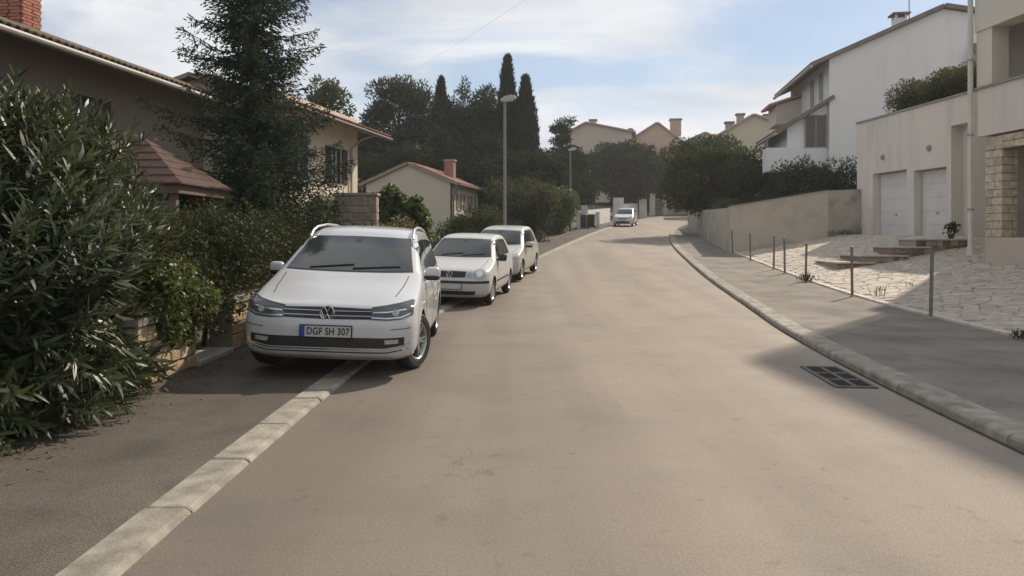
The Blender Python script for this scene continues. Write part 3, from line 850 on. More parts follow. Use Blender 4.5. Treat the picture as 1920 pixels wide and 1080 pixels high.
def roof_slope(parent, P0, E, S, wid, run, mat_tile, mat_field, pitch=0.2, ntile_rows=1, thick=0.12):
    """roof plane: P0 = eave corner, E = unit along eave, S = unit up the slope; eave tiles are pieces, the rest one field"""
    P0, E, S = Vector(P0), Vector(E).normalized(), Vector(S).normalized()
    Nn = E.cross(S).normalized()
    if Nn.z < 0: Nn = -Nn
    p = lambda a, b, c: tuple(P0 + E * a + S * b + Nn * c)
    deck = MB().hexa([p(0, 0, -thick), p(wid, 0, -thick), p(wid, run, -thick), p(0, run, -thick), p(0, 0, 0), p(wid, 0, 0), p(wid, run, 0), p(0, run, 0)]).build('roof', soff, parent)
    cnt = int(wid / pitch); rws = int(run / 0.36)
    rotm = Matrix((E, S, Nn)).transposed()
    base = {}
    me = barrel_tile_mesh(); me.materials.append(mat_tile)
    bv = [Vector(v.co) for v in me.vertices]; bf = [tuple(q.vertices) for q in me.polygons]
    fld = MB()
    for r_ in range(rws):
        for i in range(cnt):
            pos = P0 + E * ((i + 0.5) * wid / cnt) + S * (r_ * 0.36 - 0.06 + random.uniform(-.012, .012)) + Nn * (0.005 + random.uniform(0, .008) + 0.004 * (r_ % 2))
            if r_ < ntile_rows:
                o = link('roof_tile', me, None, deck)
                o.matrix_local = Matrix.Translation(pos) @ rotm.to_4x4()
            else:
                b0 = len(fld.v)
                fld.v += [tuple(pos + rotm @ v) for v in bv]; fld.f += [tuple(b0 + q for q in f) for f in bf]
    if fld.v:
        o = fld.build('roof_tile_field', mat_field, deck, fix=False); tag(o, kind='stuff')
        smooth(o.data, 40)
    return deck
def window(parent, O, U, w, h, shutters=None, frame=None, open_sh=True, depth=0.10, pane=None):
    """set into an opening of a facade: frame, pane, and shutters laid on the wall beside"""
    U = Vector((U[0], U[1], 0)).normalized(); Nn = Vector((U.y, -U.x, 0)); O = Vector(O)
    q = lambda a, d, z: tuple(O + U * a + Nn * d + Vector((0, 0, z)))
    def bx(a0, a1, d0, d1, z0, z1): return MB().hexa([q(a0, d1, z0), q(a1, d1, z0), q(a1, d0, z0), q(a0, d0, z0), q(a0, d1, z1), q(a1, d1, z1), q(a1, d0, z1), q(a0, d0, z1)])
    frame = frame or door_w
    m = MB()
    for (a0, a1, z0, z1) in ((0, w, 0, .06), (0, w, h - .06, h), (0, .06, .06, h - .06), (w - .06, w, .06, h - .06), (w/2 - .03, w/2 + .03, .06, h - .06)):
        b = bx(a0, a1, -depth, -depth + .05, z0, z1); m.add(b.v, b.f)
    fo = m.build('window', frame, parent)
    bx(.06, w/2 - .03, -depth + .01, -depth + .02, .06, h - .06).build('pane', pane or glass_m, fo)
    bx(w/2 + .03, w - .06, -depth + .01, -depth + .02, .06, h - .06).build('pane', pane or glass_m, fo)
    bx(-.06, w + .06, -.02, .05, -.06, -.004).build('sill', cop_m, fo)
    if shutters:
        for (a0, a1) in ((-w/2 - .02, -.02), (w + .02, 1.5*w + .02)):
            sh = bx(a0, a1, 0.004, .04, 0, h).build('shutter', shutters, parent)
            k = int(h / 0.09)
            mm = MB()
            for i in range(k):
                b = bx(a0 + .05, a1 - .05, .04, .052, .03 + i * (h - .06) / k, .03 + (i + .55) * (h - .06) / k); mm.add(b.v, b.f)
            tag(mm.build('louvres', shutters, sh), kind='stuff')
    return fo

taupe = M('taupe_plaster', (0.205, 0.168, 0.135), 0.92, (0.24, 0.198, 0.158), 0.4, 0.25, 30, col3=(0.21, 0.17, 0.135), scale3=0.8, f3=0.5)
shut_m = M('dark_shutter', (0.035, 0.03, 0.028), 0.7, (0.05, 0.042, 0.038), 5)
# --- house A: long facade behind the hedge; local x points to the street, local y runs along it
HA = empty('long_house', (-10.45, 14.0, 0.2), R(-7.7), 'long taupe house with deep eaves and brick chimney behind the oleander', 'house')
mb = MB()
ops = [(2.6, 3.6, 3.25, 4.75), (9.7, 10.45, 3.25, 4.6), (9.3, 10.5, 0.6, 2.2)]
mb.facade((0, -6.5, 0), (0, 1), 15.5, 5.75, ops, 0.16)
mb.box(-9, -0.17, -6.5, 9.0, 0, 5.75); mb.build('wall', taupe, HA)
for (a, b, c, d) in ops: window(HA, (0, -6.5 + a, c), (0, 1), b - a, d - c, shut_m, shut_m)
pit = R(17)
roof_slope(HA, (0.85, -7.0, 5.30), (0, 1, 0), (-math.cos(pit), 0, math.sin(pit)), 16.6, 5.6, tile_dark, tile_darki, 0.21)
roof_slope(HA, (-9.85, 9.6, 5.30), (0, -1, 0), (math.cos(pit), 0, math.sin(pit)), 16.6, 5.6, tile_dark, tile_darki, 0.42, 0)
MB().tube([(0.93, -7.0, 5.22), (0.93, 9.7, 5.22)], 0.062, 8).build('gutter', fasc, HA, sm=40)
MB().prism([(0, 5.752), (-4.5, 7.1), (-9, 5.752)], 'y', 8.7, 8.95).build('gable', taupe, HA)
ch = MB().box(-1.32, -0.78, 0.53, 1.07, 5.4, 7.9).build('chimney', mort, HA, loc=(0.35, 1.55, 0))
brick_m = island_mat('chimney_brick', [(0.34, 0.13, 0.09), (0.40, 0.17, 0.12), (0.30, 0.12, 0.085), (0.44, 0.21, 0.15)], 0.9, 0.4, 40)
bme = MB().cbox(-0.12, 0.12, -0.03, 0.03, 0, 0.062, 0.005).mesh('brick'); bme.materials.append(brick_m)
z = 5.55; k = 0
while z < 7.85:
    off = 0.0 if k % 2 else 0.06
    for sx, cx in ((1, -0.765), (-1, -1.335)):
        for yy in (0.66 - off / 2, 0.925 - off):
            link('brick', bme, None, ch, (cx, yy, z), (0, 0, R(90)))
    for cy in (0.512, 1.088):
        for xx in (-1.20 + off / 2, -0.925 + off / 2):
            link('brick', bme, None, ch, (xx, cy, z), (0, 0, 0))
    z += 0.073; k += 1

# --- house B: lit house between the spruce and the small gable
warm = M('warm_plaster', (0.56, 0.49, 0.40), 0.92, (0.62, 0.545, 0.45), 0.5, 0.2, 30)
HB = empty('lit_house', (-6.0, 29.0, 0.3), R(-11), 'cream house with orange tiled eaves and shaded upper wall beside the spruce', 'house')
mb = MB(); ops = [(4.75, 5.7, 0.7, 2.3), (4.6, 5.5, 3.1, 4.4), (1.2, 2.2, 3.1, 4.4)]
mb.facade((0, -7.0, 0), (0, 1), 7.0, 5.7, ops, 0.16); mb.box(-4.6, -0.17, -7.0, 0.0, 0, 5.7); mb.build('wall', warm, HB)
for (a, b, c, d) in ops: window(HB, (0, -7.0 + a, c), (0, 1), b - a, d - c, shut_m if c > 3 else None, shut_m)
roof_slope(HB, (0.95, -7.3, 5.12), (0, 1, 0), (-math.cos(pit), 0, math.sin(pit)), 8.3, 3.4, tile_m, tile_i, 0.21)
roof_slope(HB, (-5.55, 1.0, 5.12), (0, -1, 0), (math.cos(pit), 0, math.sin(pit)), 8.3, 3.4, tile_m, tile_i, 0.42, 0)
MB().prism([(-0.5, 5.5), (-2.3, 6.05), (-4.1, 5.5)], 'y', -6.9, -0.01).build('gable', warm, HB)
MB().tube([(1.03, -7.3, 5.03), (1.03, 1.0, 5.03)], 0.06, 8).build('gutter', M('gutter_brown', (0.12, 0.08, 0.06), 0.6), HB, sm=40)
MB().tube([(0.07, -0.75, 0), (0.07, -0.75, 4.5), (0.5, -0.75, 4.85), (0.98, -0.75, 4.98)], 0.045, 8).build('downpipe', M('pipe_taupe', (0.33, 0.29, 0.24), 0.6), HB, sm=40)
MB().box(0.003, 0.75, -3.6, -1.05, 2.42, 2.56).build('canopy', M('canopy_white', (0.62, 0.58, 0.52), 0.8), HB)

# --- house C: small gabled house
beige = M('beige_plaster', (0.47, 0.415, 0.34), 0.92, (0.52, 0.46, 0.38), 0.3, 0.2, 30)
HC = empty('gabled_house', (-3.6, 45.0, 1.2), R(-11), 'small beige gabled house with red tiles and low chimney behind the shrubs', 'house')
mb = MB()
ops = [(1.2, 1.9, 1.9, 2.9), (3.0, 3.7, 1.9, 2.9), (4.8, 5.5, 1.9, 2.9)]
mb.facade((0, 0, 0), (0, 1), 6.6, 3.45, ops, 0.12)
mb.box(-5.5, -0.13, 0.0, 6.6, 0, 3.45)
mb.build('wall', beige, HC)
MB().prism([(-0.0, 3.452), (-2.75, 4.62), (-5.5, 3.452)], 'y', 0.0, 6.6).build('gable', beige, HC)
for (a, b, c, d) in ops: window(HC, (0, a, c), (0, 1), b - a, d - c, M('brown_shutter', (0.20, 0.13, 0.09), 0.7))
pc = math.atan2(1.17, 2.75)
roof_slope(HC, (0.42, -0.22, 3.42), (0, 1, 0), (-math.cos(pc), 0, math.sin(pc)), 7.1, 3.45, tile_m, tile_i, 0.21)
roof_slope(HC, (-5.92, 6.88, 3.42), (0, -1, 0), (math.cos(pc), 0, math.sin(pc)), 7.1, 3.45, tile_m, tile_i, 0.21, 1)
o = MB().box(-1.2, -0.6, 2.4, 3.0, 3.6, 5.05).build('chimney', M('chimney_red', (0.27, 0.13, 0.10), 0.9, (0.33, 0.17, 0.13), 6), HC)
MB().box(-1.26, -0.54, 2.34, 3.06, 5.052, 5.14).build('chimney_cap', cop_m, o)
MB().tube([(0.10, -0.10, 0), (0.10, -0.10, 2.7), (0.22, -0.10, 3.0), (0.46, -0.12, 3.35)], 0.06, 8).build('downpipe', M('pipe_brown', (0.11, 0.085, 0.07), 0.6), HC, sm=40)
MB().tube([(0.5, -0.22, 3.36), (0.5, 6.9, 3.36)], 0.055, 8).build('gutter', MATS['pipe_brown'], HC, sm=40)

# --- brown roofed pavilion behind the hedge
PV = empty('garden_pavilion', (-6.75, 13.7, 0.2), 0, 'garden pavilion with reddish brown hipped roof between the oleander and the spruce', 'pavilion')
brn = M('brown_roofing', (0.055, 0.030, 0.023), 0.9, (0.08, 0.043, 0.032), 3, 0.5, 12)
wood = M('brown_wood', (0.12, 0.08, 0.055), 0.8, (0.17, 0.115, 0.08), 4, stretch=(1, 1, 8))
s = 1.2
m = MB()
m.add([(-s, -s, 2.22), (s, -s, 2.22), (s, s, 2.22), (-s, s, 2.22), (0, 0, 3.12)], [(0, 1, 4), (1, 2, 4), (2, 3, 4), (3, 0, 4), (3, 2, 1, 0)])
rf = m.build('roof', brn, PV)
for k in range(6):           # overlapping shingle courses, each its own piece
    a = s + 0.03 - k * 0.2; b = a - 0.23
    if b < 0: b = 0.02
    zf = lambda q: 2.22 + (s - q) / s * 0.90
    mm = MB(); up = 0.028
    pts = [(-a, -a, zf(a) + up), (a, -a, zf(a) + up), (a, a, zf(a) + up), (-a, a, zf(a) + up), (-b, -b, zf(b) + .008), (b, -b, zf(b) + .008), (b, b, zf(b) + .008), (-b, b, zf(b) + .008)]
    low = [(p[0], p[1], p[2] - 0.025) for p in pts[:4]]
    mm.add(pts + low, [(0, 1, 5, 4), (1, 2, 6, 5), (2, 3, 7, 6), (3, 0, 4, 7), (8, 9, 1, 0), (9, 10, 2, 1), (10, 11, 3, 2), (11, 8, 0, 3)])
    mm.build('shingle_course', brn, rf)
for sx in (-1.0, 1.0):
    for sy in (-1.0, 1.0): MB().box(sx - .06, sx + .06, sy - .06, sy + .06, -0.1, 2.2).build('post', wood, PV)
m = MB()
for (a, b, c, d) in ((-s + .05, s - .05, -s + .05, -s + .13), (-s + .05, s - .05, s - .13, s - .05)): m.box(a, b, c, d, 2.05, 2.215)
for (a, b) in ((-s + .05, -s + .13), (s - .13, s - .05)): m.box(a, b, -s + .132, s - .132, 2.05, 2.215)
m.build('beam', wood, PV)

# --- white hillside house
whm = M('hill_white', (0.66, 0.655, 0.65), 0.9, (0.71, 0.705, 0.70), 0.3, 0.15, 30, col3=(0.55, 0.54, 0.53), scale3=1.2, f3=0.45, stretch=(1, 1, 0.2))
droof = M('slate_brown_roof', (0.15, 0.125, 0.11), 0.85, (0.20, 0.165, 0.145), 2, 0.4, 15)
HD = empty('hillside_house', (17.0, 40.0, 3.0), R(-8), 'large white hillside house with long sloping roof above the garage block', 'house')
gab = [(0, 0), (12, 0), (12, 9.2), (5.7, 10.4), (0, 7.95)]
m = MB(); m.prism(gab, 'y', 0, 9); m.build('wall', whm, HD)
def slab(parent, a, b, y0, y1, th, name='roof', mat=droof):
    d = Vector((b[0]-a[0], 0, b[1]-a[1])).normalized(); n_ = Vector((-d.z, 0, d.x)) * th
    if n_.z < 0: n_ = -n_
    q = [(a[0], y0, a[1]), (b[0], y0, b[1]), (b[0], y1, b[1]), (a[0], y1, a[1])]
    return MB().hexa(q + [(p[0]+n_.x, p[1], p[2]+n_.z) for p in q]).build(name, mat, parent)
rd = slab(HD, (-0.9, 7.57), (5.7, 10.42), -0.25, 9.3, 0.22)
slab(HD, (5.72, 10.43), (12.8, 9.06), -0.25, 9.3, 0.22)
MB().tube([(-0.98, -0.25, 7.55), (-0.98, 9.3, 7.55)], 0.09, 8).build('gutter', fasc, rd, sm=40)
MB().box(3.75, 4.35, 1.2, 1.8, 9.0, 10.35).build('chimney', whm, HD)
o = MB().box(3.6, 4.5, 1.05, 1.95, 10.55, 10.64).build('chimney_cap', droof, HD)
m = MB()
for (a, b) in ((3.75, 1.2), (4.25, 1.2), (3.75, 1.7), (4.25, 1.7)): m.box(a, a + .1, b, b + .1, 10.35, 10.55)
m.build('cap_legs', whm, o)
m = MB(); m.tube([(4.6, 1.6, 9.9), (4.6, 1.6, 11.6)], 0.03, 6); m.tube([(4.3, 1.6, 11.5), (5.0, 1.6, 11.55)], 0.02, 6); m.build('antenna', metal_g, HD)
# left side wing with tiled lean-to, dark window and balcony parapet
m = MB(); m.prism([(-2.1, 2.2), (0.0, 2.2), (0.0, 5.65), (-2.1, 4.35)], 'y', 0.3, 5.5); m.build('side_wing', whm, HD)
slab(HD, (-2.7, 4.02), (0.28, 5.86), -0.15, 5.7, 0.2, 'lean_to_roof')
MB().tube([(-2.78, -0.15, 4.0), (-2.78, 5.7, 4.0)], 0.08, 8).build('gutter', fasc, HD, sm=40)
MB().box(-1.15, -0.12, 0.235, 0.297, 3.3, 5.0).build('window', M('far_glass', (0.06, 0.062, 0.065), 0.15, spec=0.5), HD)
m = MB(); m.box(-1.2, -1.15, 0.2, 0.296, 3.25, 5.05); m.box(-0.12, -0.07, 0.2, 0.296, 3.25, 5.05); m.box(-0.66, -0.61, 0.2, 0.234, 3.3, 5.0); m.build('window_frame', cop_m, HD)
MB().box(-3.4, -1.6, -0.9, 0.28, 1.9, 3.15).build('balcony', whm, HD)
for (a, b) in ((1.2, 2.0), (3.1, 3.9)):
    MB().box(-0.03, -0.003, a, b, 6.0, 7.5).build('shutter', M('grey_shutter', (0.30, 0.29, 0.28), 0.8), HD)
MB().hexa([(7.0, -0.75, 7.75), (9.5, -0.75, 7.75), (9.5, -0.003, 8.4), (7.0, -0.003, 8.4), (7.0, -0.75, 7.9), (9.5, -0.75, 7.9), (9.5, -0.003, 8.55), (7.0, -0.003, 8.55)]).build('canopy', droof, HD)
MB().box(6.4, 7.1, -0.03, -0.003, 6.5, 7.1).build('window', MATS['far_glass'], HD)
m = MB(); m.box(6.32, 7.18, -0.05, -0.031, 7.1, 7.2); m.box(6.32, 7.18, -0.05, -0.031, 6.4, 6.5); m.build('window_frame', cop_m, HD)
m = MB(); m.prism([(-1.5, 5.4), (0.0, 5.4), (0.0, 7.0), (-1.5, 6.6)], 'y', 6.2, 8.5); m.build('rear_wing', M('far_cream', (0.56, 0.50, 0.42), 0.9), HD)
slab(HD, (-1.9, 6.5), (0.0, 7.1), 6.0, 8.7, 0.15, 'rear_roof', M('pink_tiles', (0.42, 0.25, 0.20), 0.9, (0.36, 0.21, 0.17), 3))

# --- far houses up the street
def far_house(label, loc, rz, w, d, h, rise, wallm, roofm, wins, chim, ridge=0.5):
    t = empty('far_house', loc, rz, label, 'house', 'houses at the top of the street')
    m = MB(); m.prism([(0, 0), (w, 0), (w, h), (w * ridge, h + rise), (0, h)], 'y', 0, d); m.build('wall', wallm, t)
    slab(t, (-0.5, h - 0.5 * rise / (w * ridge)), (w * ridge, h + rise + .02), -0.4, d + .4, 0.2, 'roof', roofm)
    slab(t, (w * ridge, h + rise + .02), (w + 0.5, h - 0.5 * rise / (w * (1 - ridge))), -0.4, d + .4, 0.2, 'roof', roofm)
    for (x, z, ww, hh) in wins:
        f = MB().box(x - .08, x + ww + .08, -0.05, -0.004, z - .08, z + hh + .08).build('window', cop_m, t)
        MB().box(x, x + ww, -0.07, -0.052, z, z + hh).build('pane', MATS['far_glass'], f)
    for (x, y, z, s_, hh) in chim:
        c = MB().box(x, x + s_, y, y + s_, z, z + hh).build('chimney', M('far_chimney', (0.42, 0.32, 0.27), 0.9, (0.36, 0.27, 0.22), 4), t)
        MB().box(x - .15, x + s_ + .15, y - .15, y + s_ + .15, z + hh + .003, z + hh + .2).build('chimney_cap', droof, c)
    return t
far_roof = M('far_tiles', (0.40, 0.30, 0.245), 0.9, (0.34, 0.25, 0.205), 2)
terra = M('terracotta_plaster', (0.47, 0.345, 0.26), 0.9, (0.52, 0.39, 0.30), 0.6)
far_house('pinkish brown house left of the dark round tree at the street top', (7.6, 104, 6.0), R(-10), 9, 9, 9.6, 1.4, M('rose_plaster', (0.46, 0.385, 0.325), 0.9, (0.51, 0.43, 0.365), 0.5), far_roof, [(1.2, 6.2, 1.0, 1.5), (5.5, 6.2, 1.0, 1.5)], [(3.0, 3, 10.6, 0.9, 1.2)], 0.3)
far_house('terracotta gabled house with satellite dish at the top of the street', (16.8, 108, 6.0), R(-6), 7.5, 10, 9.0, 2.6, terra, far_roof, [(4.6, 6.3, 1.4, 1.7), (1.0, 6.0, 1.0, 1.5)], [(6.4, 3, 10.2, 1.5, 2.3)], 0.55)
far_house('lower terracotta house with broad gable beside the dished roof', (21.5, 104, 6.0), R(-6), 10.5, 9, 7.2, 2.4, terra, far_roof, [(1.6, 5.6, 1.5, 1.6), (6.5, 5.0, 1.2, 1.5)], [], 0.5)
far_house('yellowish cream house with clustered chimneys behind the right hand trees', (24.5, 88, 6.0), R(-10), 9.5, 9, 7.3, 2.2, M('straw_plaster', (0.50, 0.43, 0.31), 0.9, (0.55, 0.47, 0.35), 0.5), M('straw_tiles', (0.42, 0.34, 0.25), 0.9, (0.34, 0.26, 0.2), 2), [(5.0, 5.0, 1.2, 1.4)], [(1.0, 3, 7.5, 0.9, 1.6), (2.2, 2, 8.2, 0.8, 1.7), (5.5, 3, 8.6, 1.2, 1.3), (7.6, 2, 7.7, 1.0, 1.0)], 0.4)
ds = empty('satellite_dish', (17.0, 107.2, 16.2), R(15), 'round grey satellite dish on the terracotta gable at the street top', 'dish')
MB().lathe([(0.0, 0.12), (0.35, 0.05), (0.62, -0.08), (0.66, -0.10), (0.62, -0.05), (0.3, 0.09)], n=18, axis='y').build('reflector', metal_g, ds, sm=50)
MB().tube([(0, 0.1, 0), (0, 0.5, -0.2), (0, 0.5, -1.4)], 0.05, 6).build('mast', metal_g, ds)

# ------------------------------------------------------------------ walls, gate and bins far up on the left
def Pl_(y): return Lf(y) - 1.95
fw = empty('frontage_wall', (Pl_(58), 58, g(58)), 0, 'whitewashed low wall running up the left side beside the far car', 'wall')
wht2 = M('whitewash', (0.62, 0.60, 0.58), 0.9, (0.54, 0.52, 0.5), 0.8, col3=(0.4, 0.38, 0.35), scale3=1.2, f3=0.5)
def run_wall(parent, o, y0, y1, h, n, mat, th=0.2, name='wall_panel'):
    for i in range(n):
        a, b = y0 + (y1 - y0) * i / n, y0 + (y1 - y0) * (i + 1) / n - 0.02
        p = [(Pl_(a) - o[0], a - o[1], g(a) - 0.2 - o[2]), (Pl_(b) - o[0], b - o[1], g(b) - 0.2 - o[2]), (Pl_(b) - th - o[0], b - o[1], g(b) - 0.2 - o[2]), (Pl_(a) - th - o[0], a - o[1], g(a) - 0.2 - o[2])]
        MB().hexa(p + [(q[0], q[1], q[2] + 0.2 + h) for q in p]).build(name, mat, parent)
run_wall(fw, (Pl_(58), 58, g(58)), 58.2, 72, 1.35, 5, wht2)
MB().box(-0.25, 0.25, -0.2, 0.2, -0.2, 1.75).build('end_pillar', wht2, fw)
fw2 = empty('frontage_wall', (Pl_(79), 79, g(79)), 0, 'taller whitewashed wall with square pillar behind the far car', 'wall')
run_wall(fw2, (Pl_(79), 79, g(79)), 79.2, 92, 1.7, 4, wht2)
MB().box(-0.95, 0.05, -0.4, 0.4, -0.2, 2.35).build('end_pillar', wht2, fw2)
MB().box(3.1, 4.0, 8.0, 8.8, 0.3, 2.6).build('pillar', wht2, fw2)
gt = empty('garden_gate', (Pl_(95), 95, g(95)), 0, 'cream gate pillars with barred gate at the bend of the street', 'gate')
crm = M('gate_cream', (0.56, 0.51, 0.40), 0.9, (0.5, 0.45, 0.35), 1)
for (px, py) in ((0, 0), (2.0, 2.0)):
    o = MB().box(px - .3, px + .3, py - .3, py + .3, -0.3, 2.7).build('pillar', crm, gt)
    MB().box(px - .4, px + .4, py - .4, py + .4, 2.703, 2.85).build('cap', wht2, o)
for k in range(8): MB().box(0.32, 1.68, 0.95, 1.02, 0.25 + k * 0.27, 0.40 + k * 0.27).build('bar', M('gate_bar', (0.25, 0.24, 0.2), 0.7), gt)
m = MB(); m.hexa([(2.3, 2.2, -.3), (7.5, 6.5, -.3), (7.3, 6.7, -.3), (2.1, 2.4, -.3), (2.3, 2.2, 1.9), (7.5, 6.5, 2.2), (7.3, 6.7, 2.2), (2.1, 2.4, 1.9)]); m.build('side_wall', M('far_green_wall', (0.38, 0.37, 0.29), 0.9, (0.33, 0.32, 0.26), 1), gt)
binm = M('bin_green', (0.025, 0.04, 0.03), 0.5)
for i, (bx_, by_, lb) in enumerate(((5.35, 56.2, 'dark wheelie bin on the left pavement next to the thin lamp post'), (6.05, 57.0, 'dark wheelie bin nearer the whitewashed wall'))):
    t = empty('wheelie_bin', (bx_, by_, g(by_) + KL), R(-15), lb, 'bin', 'bins on the left pavement')
    MB().hexa([(-.24, -.26, .06), (.24, -.26, .06), (.24, .26, .06), (-.24, .26, .06), (-.29, -.34, 1.0), (.29, -.34, 1.0), (.29, .34, 1.0), (-.29, .34, 1.0)]).build('body', binm, t)
    MB().hexa([(-.31, -.37, 1.003), (.31, -.37, 1.003), (.31, .38, 1.003), (-.31, .38, 1.003), (-.27, -.33, 1.05), (.27, -.33, 1.05), (.29, .38, 1.10), (-.29, .38, 1.10)]).build('lid', binm, t)
    for sx in (-.27, .27): MB().lathe([(0.1, -.03), (0.1, .03)], (sx, .3, .1), 12, 'x').build('wheel', dark_m, t)
for (px, py, lb) in ((4.95, 55.6, 'white painted post left of the dark wheelie bins'), (6.6, 57.5, 'white painted post between the bins and the whitewashed wall')):
    t = empty('white_post', (px, py, g(py) + KL), 0, lb, 'post')
    MB().box(-.13, .13, -.10, .10, 0, 1.15).build('shaft', wht2, t)
    MB().box(-.16, .16, -.13, .13, 1.153, 1.22).build('cap', wht2, t)

# ------------------------------------------------------------------ street lamps
lamp_m = M('lamp_steel', (0.23, 0.235, 0.23), 0.55, (0.19, 0.195, 0.19), 4, metal=0.4)
def street_lamp(loc, h, label, rz=0.0):
    t = empty('street_lamp', loc, rz, label, 'street lamp', 'street lamps on the left pavement')
    MB().tube([(0, 0, 0), (0, 0, 1.2), (0.0, 0, 1.25), (0.0, 0, h)], [0.085, 0.08, 0.062, 0.05], 12).build('pole', lamp_m, t, sm=40)
    MB().tube([(0, 0, 0), (0, 0, 0.06)], 0.15, 12).build('base_flange', lamp_m, t)
    MB().tube([(0, 0, h - 0.03), (-0.02, 0, h + 0.05), (0.08, 0, h + 0.10)], 0.045, 8).build('arm', lamp_m, t, sm=40)
    m = MB()
    prof = [(-0.16, -0.02), (0.0, 0.075), (0.25, 0.10), (0.40, 0.06), (0.42, -0.04), (0.30, -0.09), (-0.12, -0.09)]
    m.prism(prof, 'y', -0.13, 0.13)
    m.v = [(a, b, c + 0.13 + h - 0.02 + a * 0.12) for a, b, c in m.v]
    hd = m.build('lamp_head', M('lamp_head_grey', (0.42, 0.42, 0.41), 0.5, (0.36, 0.36, 0.35), 5), t, sm=35)
    m = MB(); m.hexa([(-0.05, -0.10, -0.12), (0.28, -0.10, -0.12), (0.28, 0.10, -0.12), (-0.05, 0.10, -0.12), (-0.08, -0.115, -0.092), (0.31, -0.115, -0.092), (0.31, 0.115, -0.092), (-0.08, 0.115, -0.092)])
    m.v = [(a, b, c + 0.13 + h - 0.02 + a * 0.12) for a, b, c in m.v]
    m.build('lens', M('lamp_lens', (0.6, 0.6, 0.58), 0.25), hd)
street_lamp((-0.27, 28.0, g(28) + KL), 5.95, 'tall grey street lamp rising behind the parked cars', R(-8))
street_lamp((4.06, 52.0, g(52) + KL), 5.6, 'thin grey street lamp farther up beside the wheelie bins', R(-12))

# overhead cable
pts = []
A, B = Vector((-8.5, 54.5, 12.6)), Vector((9.6, -5.0, 6.2))
for i in range(25):
    t = i / 24; p = A.lerp(B, t); p.z -= 0.0 * 4 * t * (1 - t); pts.append(p)
tag(MB().tube(pts, 0.0032, 5).build('overhead_cable', M('cable_grey', (0.3, 0.3, 0.3), 0.7)), 'thin overhead cable crossing the sky above the tall trees', 'cable')
# ------------------------------------------------------------------ cars
paint_w = M('car_white', (0.50, 0.505, 0.515), 0.25, (0.475, 0.48, 0.49), 1.2, spec=0.5, coat=0.6)
paint_p = M('car_white_old', (0.50, 0.495, 0.475), 0.36, (0.47, 0.465, 0.445), 2.0, spec=0.45, coat=0.3)
paint_s = M('car_pale_silver', (0.47, 0.46, 0.42), 0.34, (0.43, 0.42, 0.385), 2.0, spec=0.5, coat=0.4, metal=0.15)
paint_g = M('car_silver_far', (0.55, 0.56, 0.57), 0.32, (0.50, 0.51, 0.52), 2.0, spec=0.5, coat=0.4, metal=0.3)
cglass = M('car_glass', (0.030, 0.034, 0.033), 0.05, spec=0.6)
blackp = M('black_plastic', (0.022, 0.022, 0.023), 0.5, (0.03, 0.03, 0.03), 8)
gloss_b = M('gloss_black', (0.018, 0.018, 0.02), 0.2)
chrome = M('chrome', (0.62, 0.63, 0.64), 0.16, metal=1.0)
alu = M('rail_aluminium', (0.62, 0.62, 0.61), 0.32, metal=0.8)
rubber = M('tyre_rubber', (0.022, 0.021, 0.020), 0.85, (0.032, 0.030, 0.028), 10, 0.3, 80)
rim_m = M('rim_alloy', (0.42, 0.42, 0.42), 0.32, metal=0.85)
hl_dark = M('headlight_glass', (0.07, 0.075, 0.08), 0.08, spec=0.7)
hl_clear = M('headlight_clear', (0.30, 0.31, 0.31), 0.10, (0.40, 0.41, 0.41), 14, spec=0.7)
hl_line = M('headlight_reflector', (0.62, 0.64, 0.66), 0.15, metal=0.7)
plate_w = M('plate_white', (0.44, 0.44, 0.425), 0.5)
plate_b = M('plate_blue', (0.03, 0.06, 0.28), 0.45)
ink = M('plate_ink', (0.02, 0.02, 0.022), 0.6)
seam = M('panel_seam', (0.05, 0.05, 0.05), 0.7)

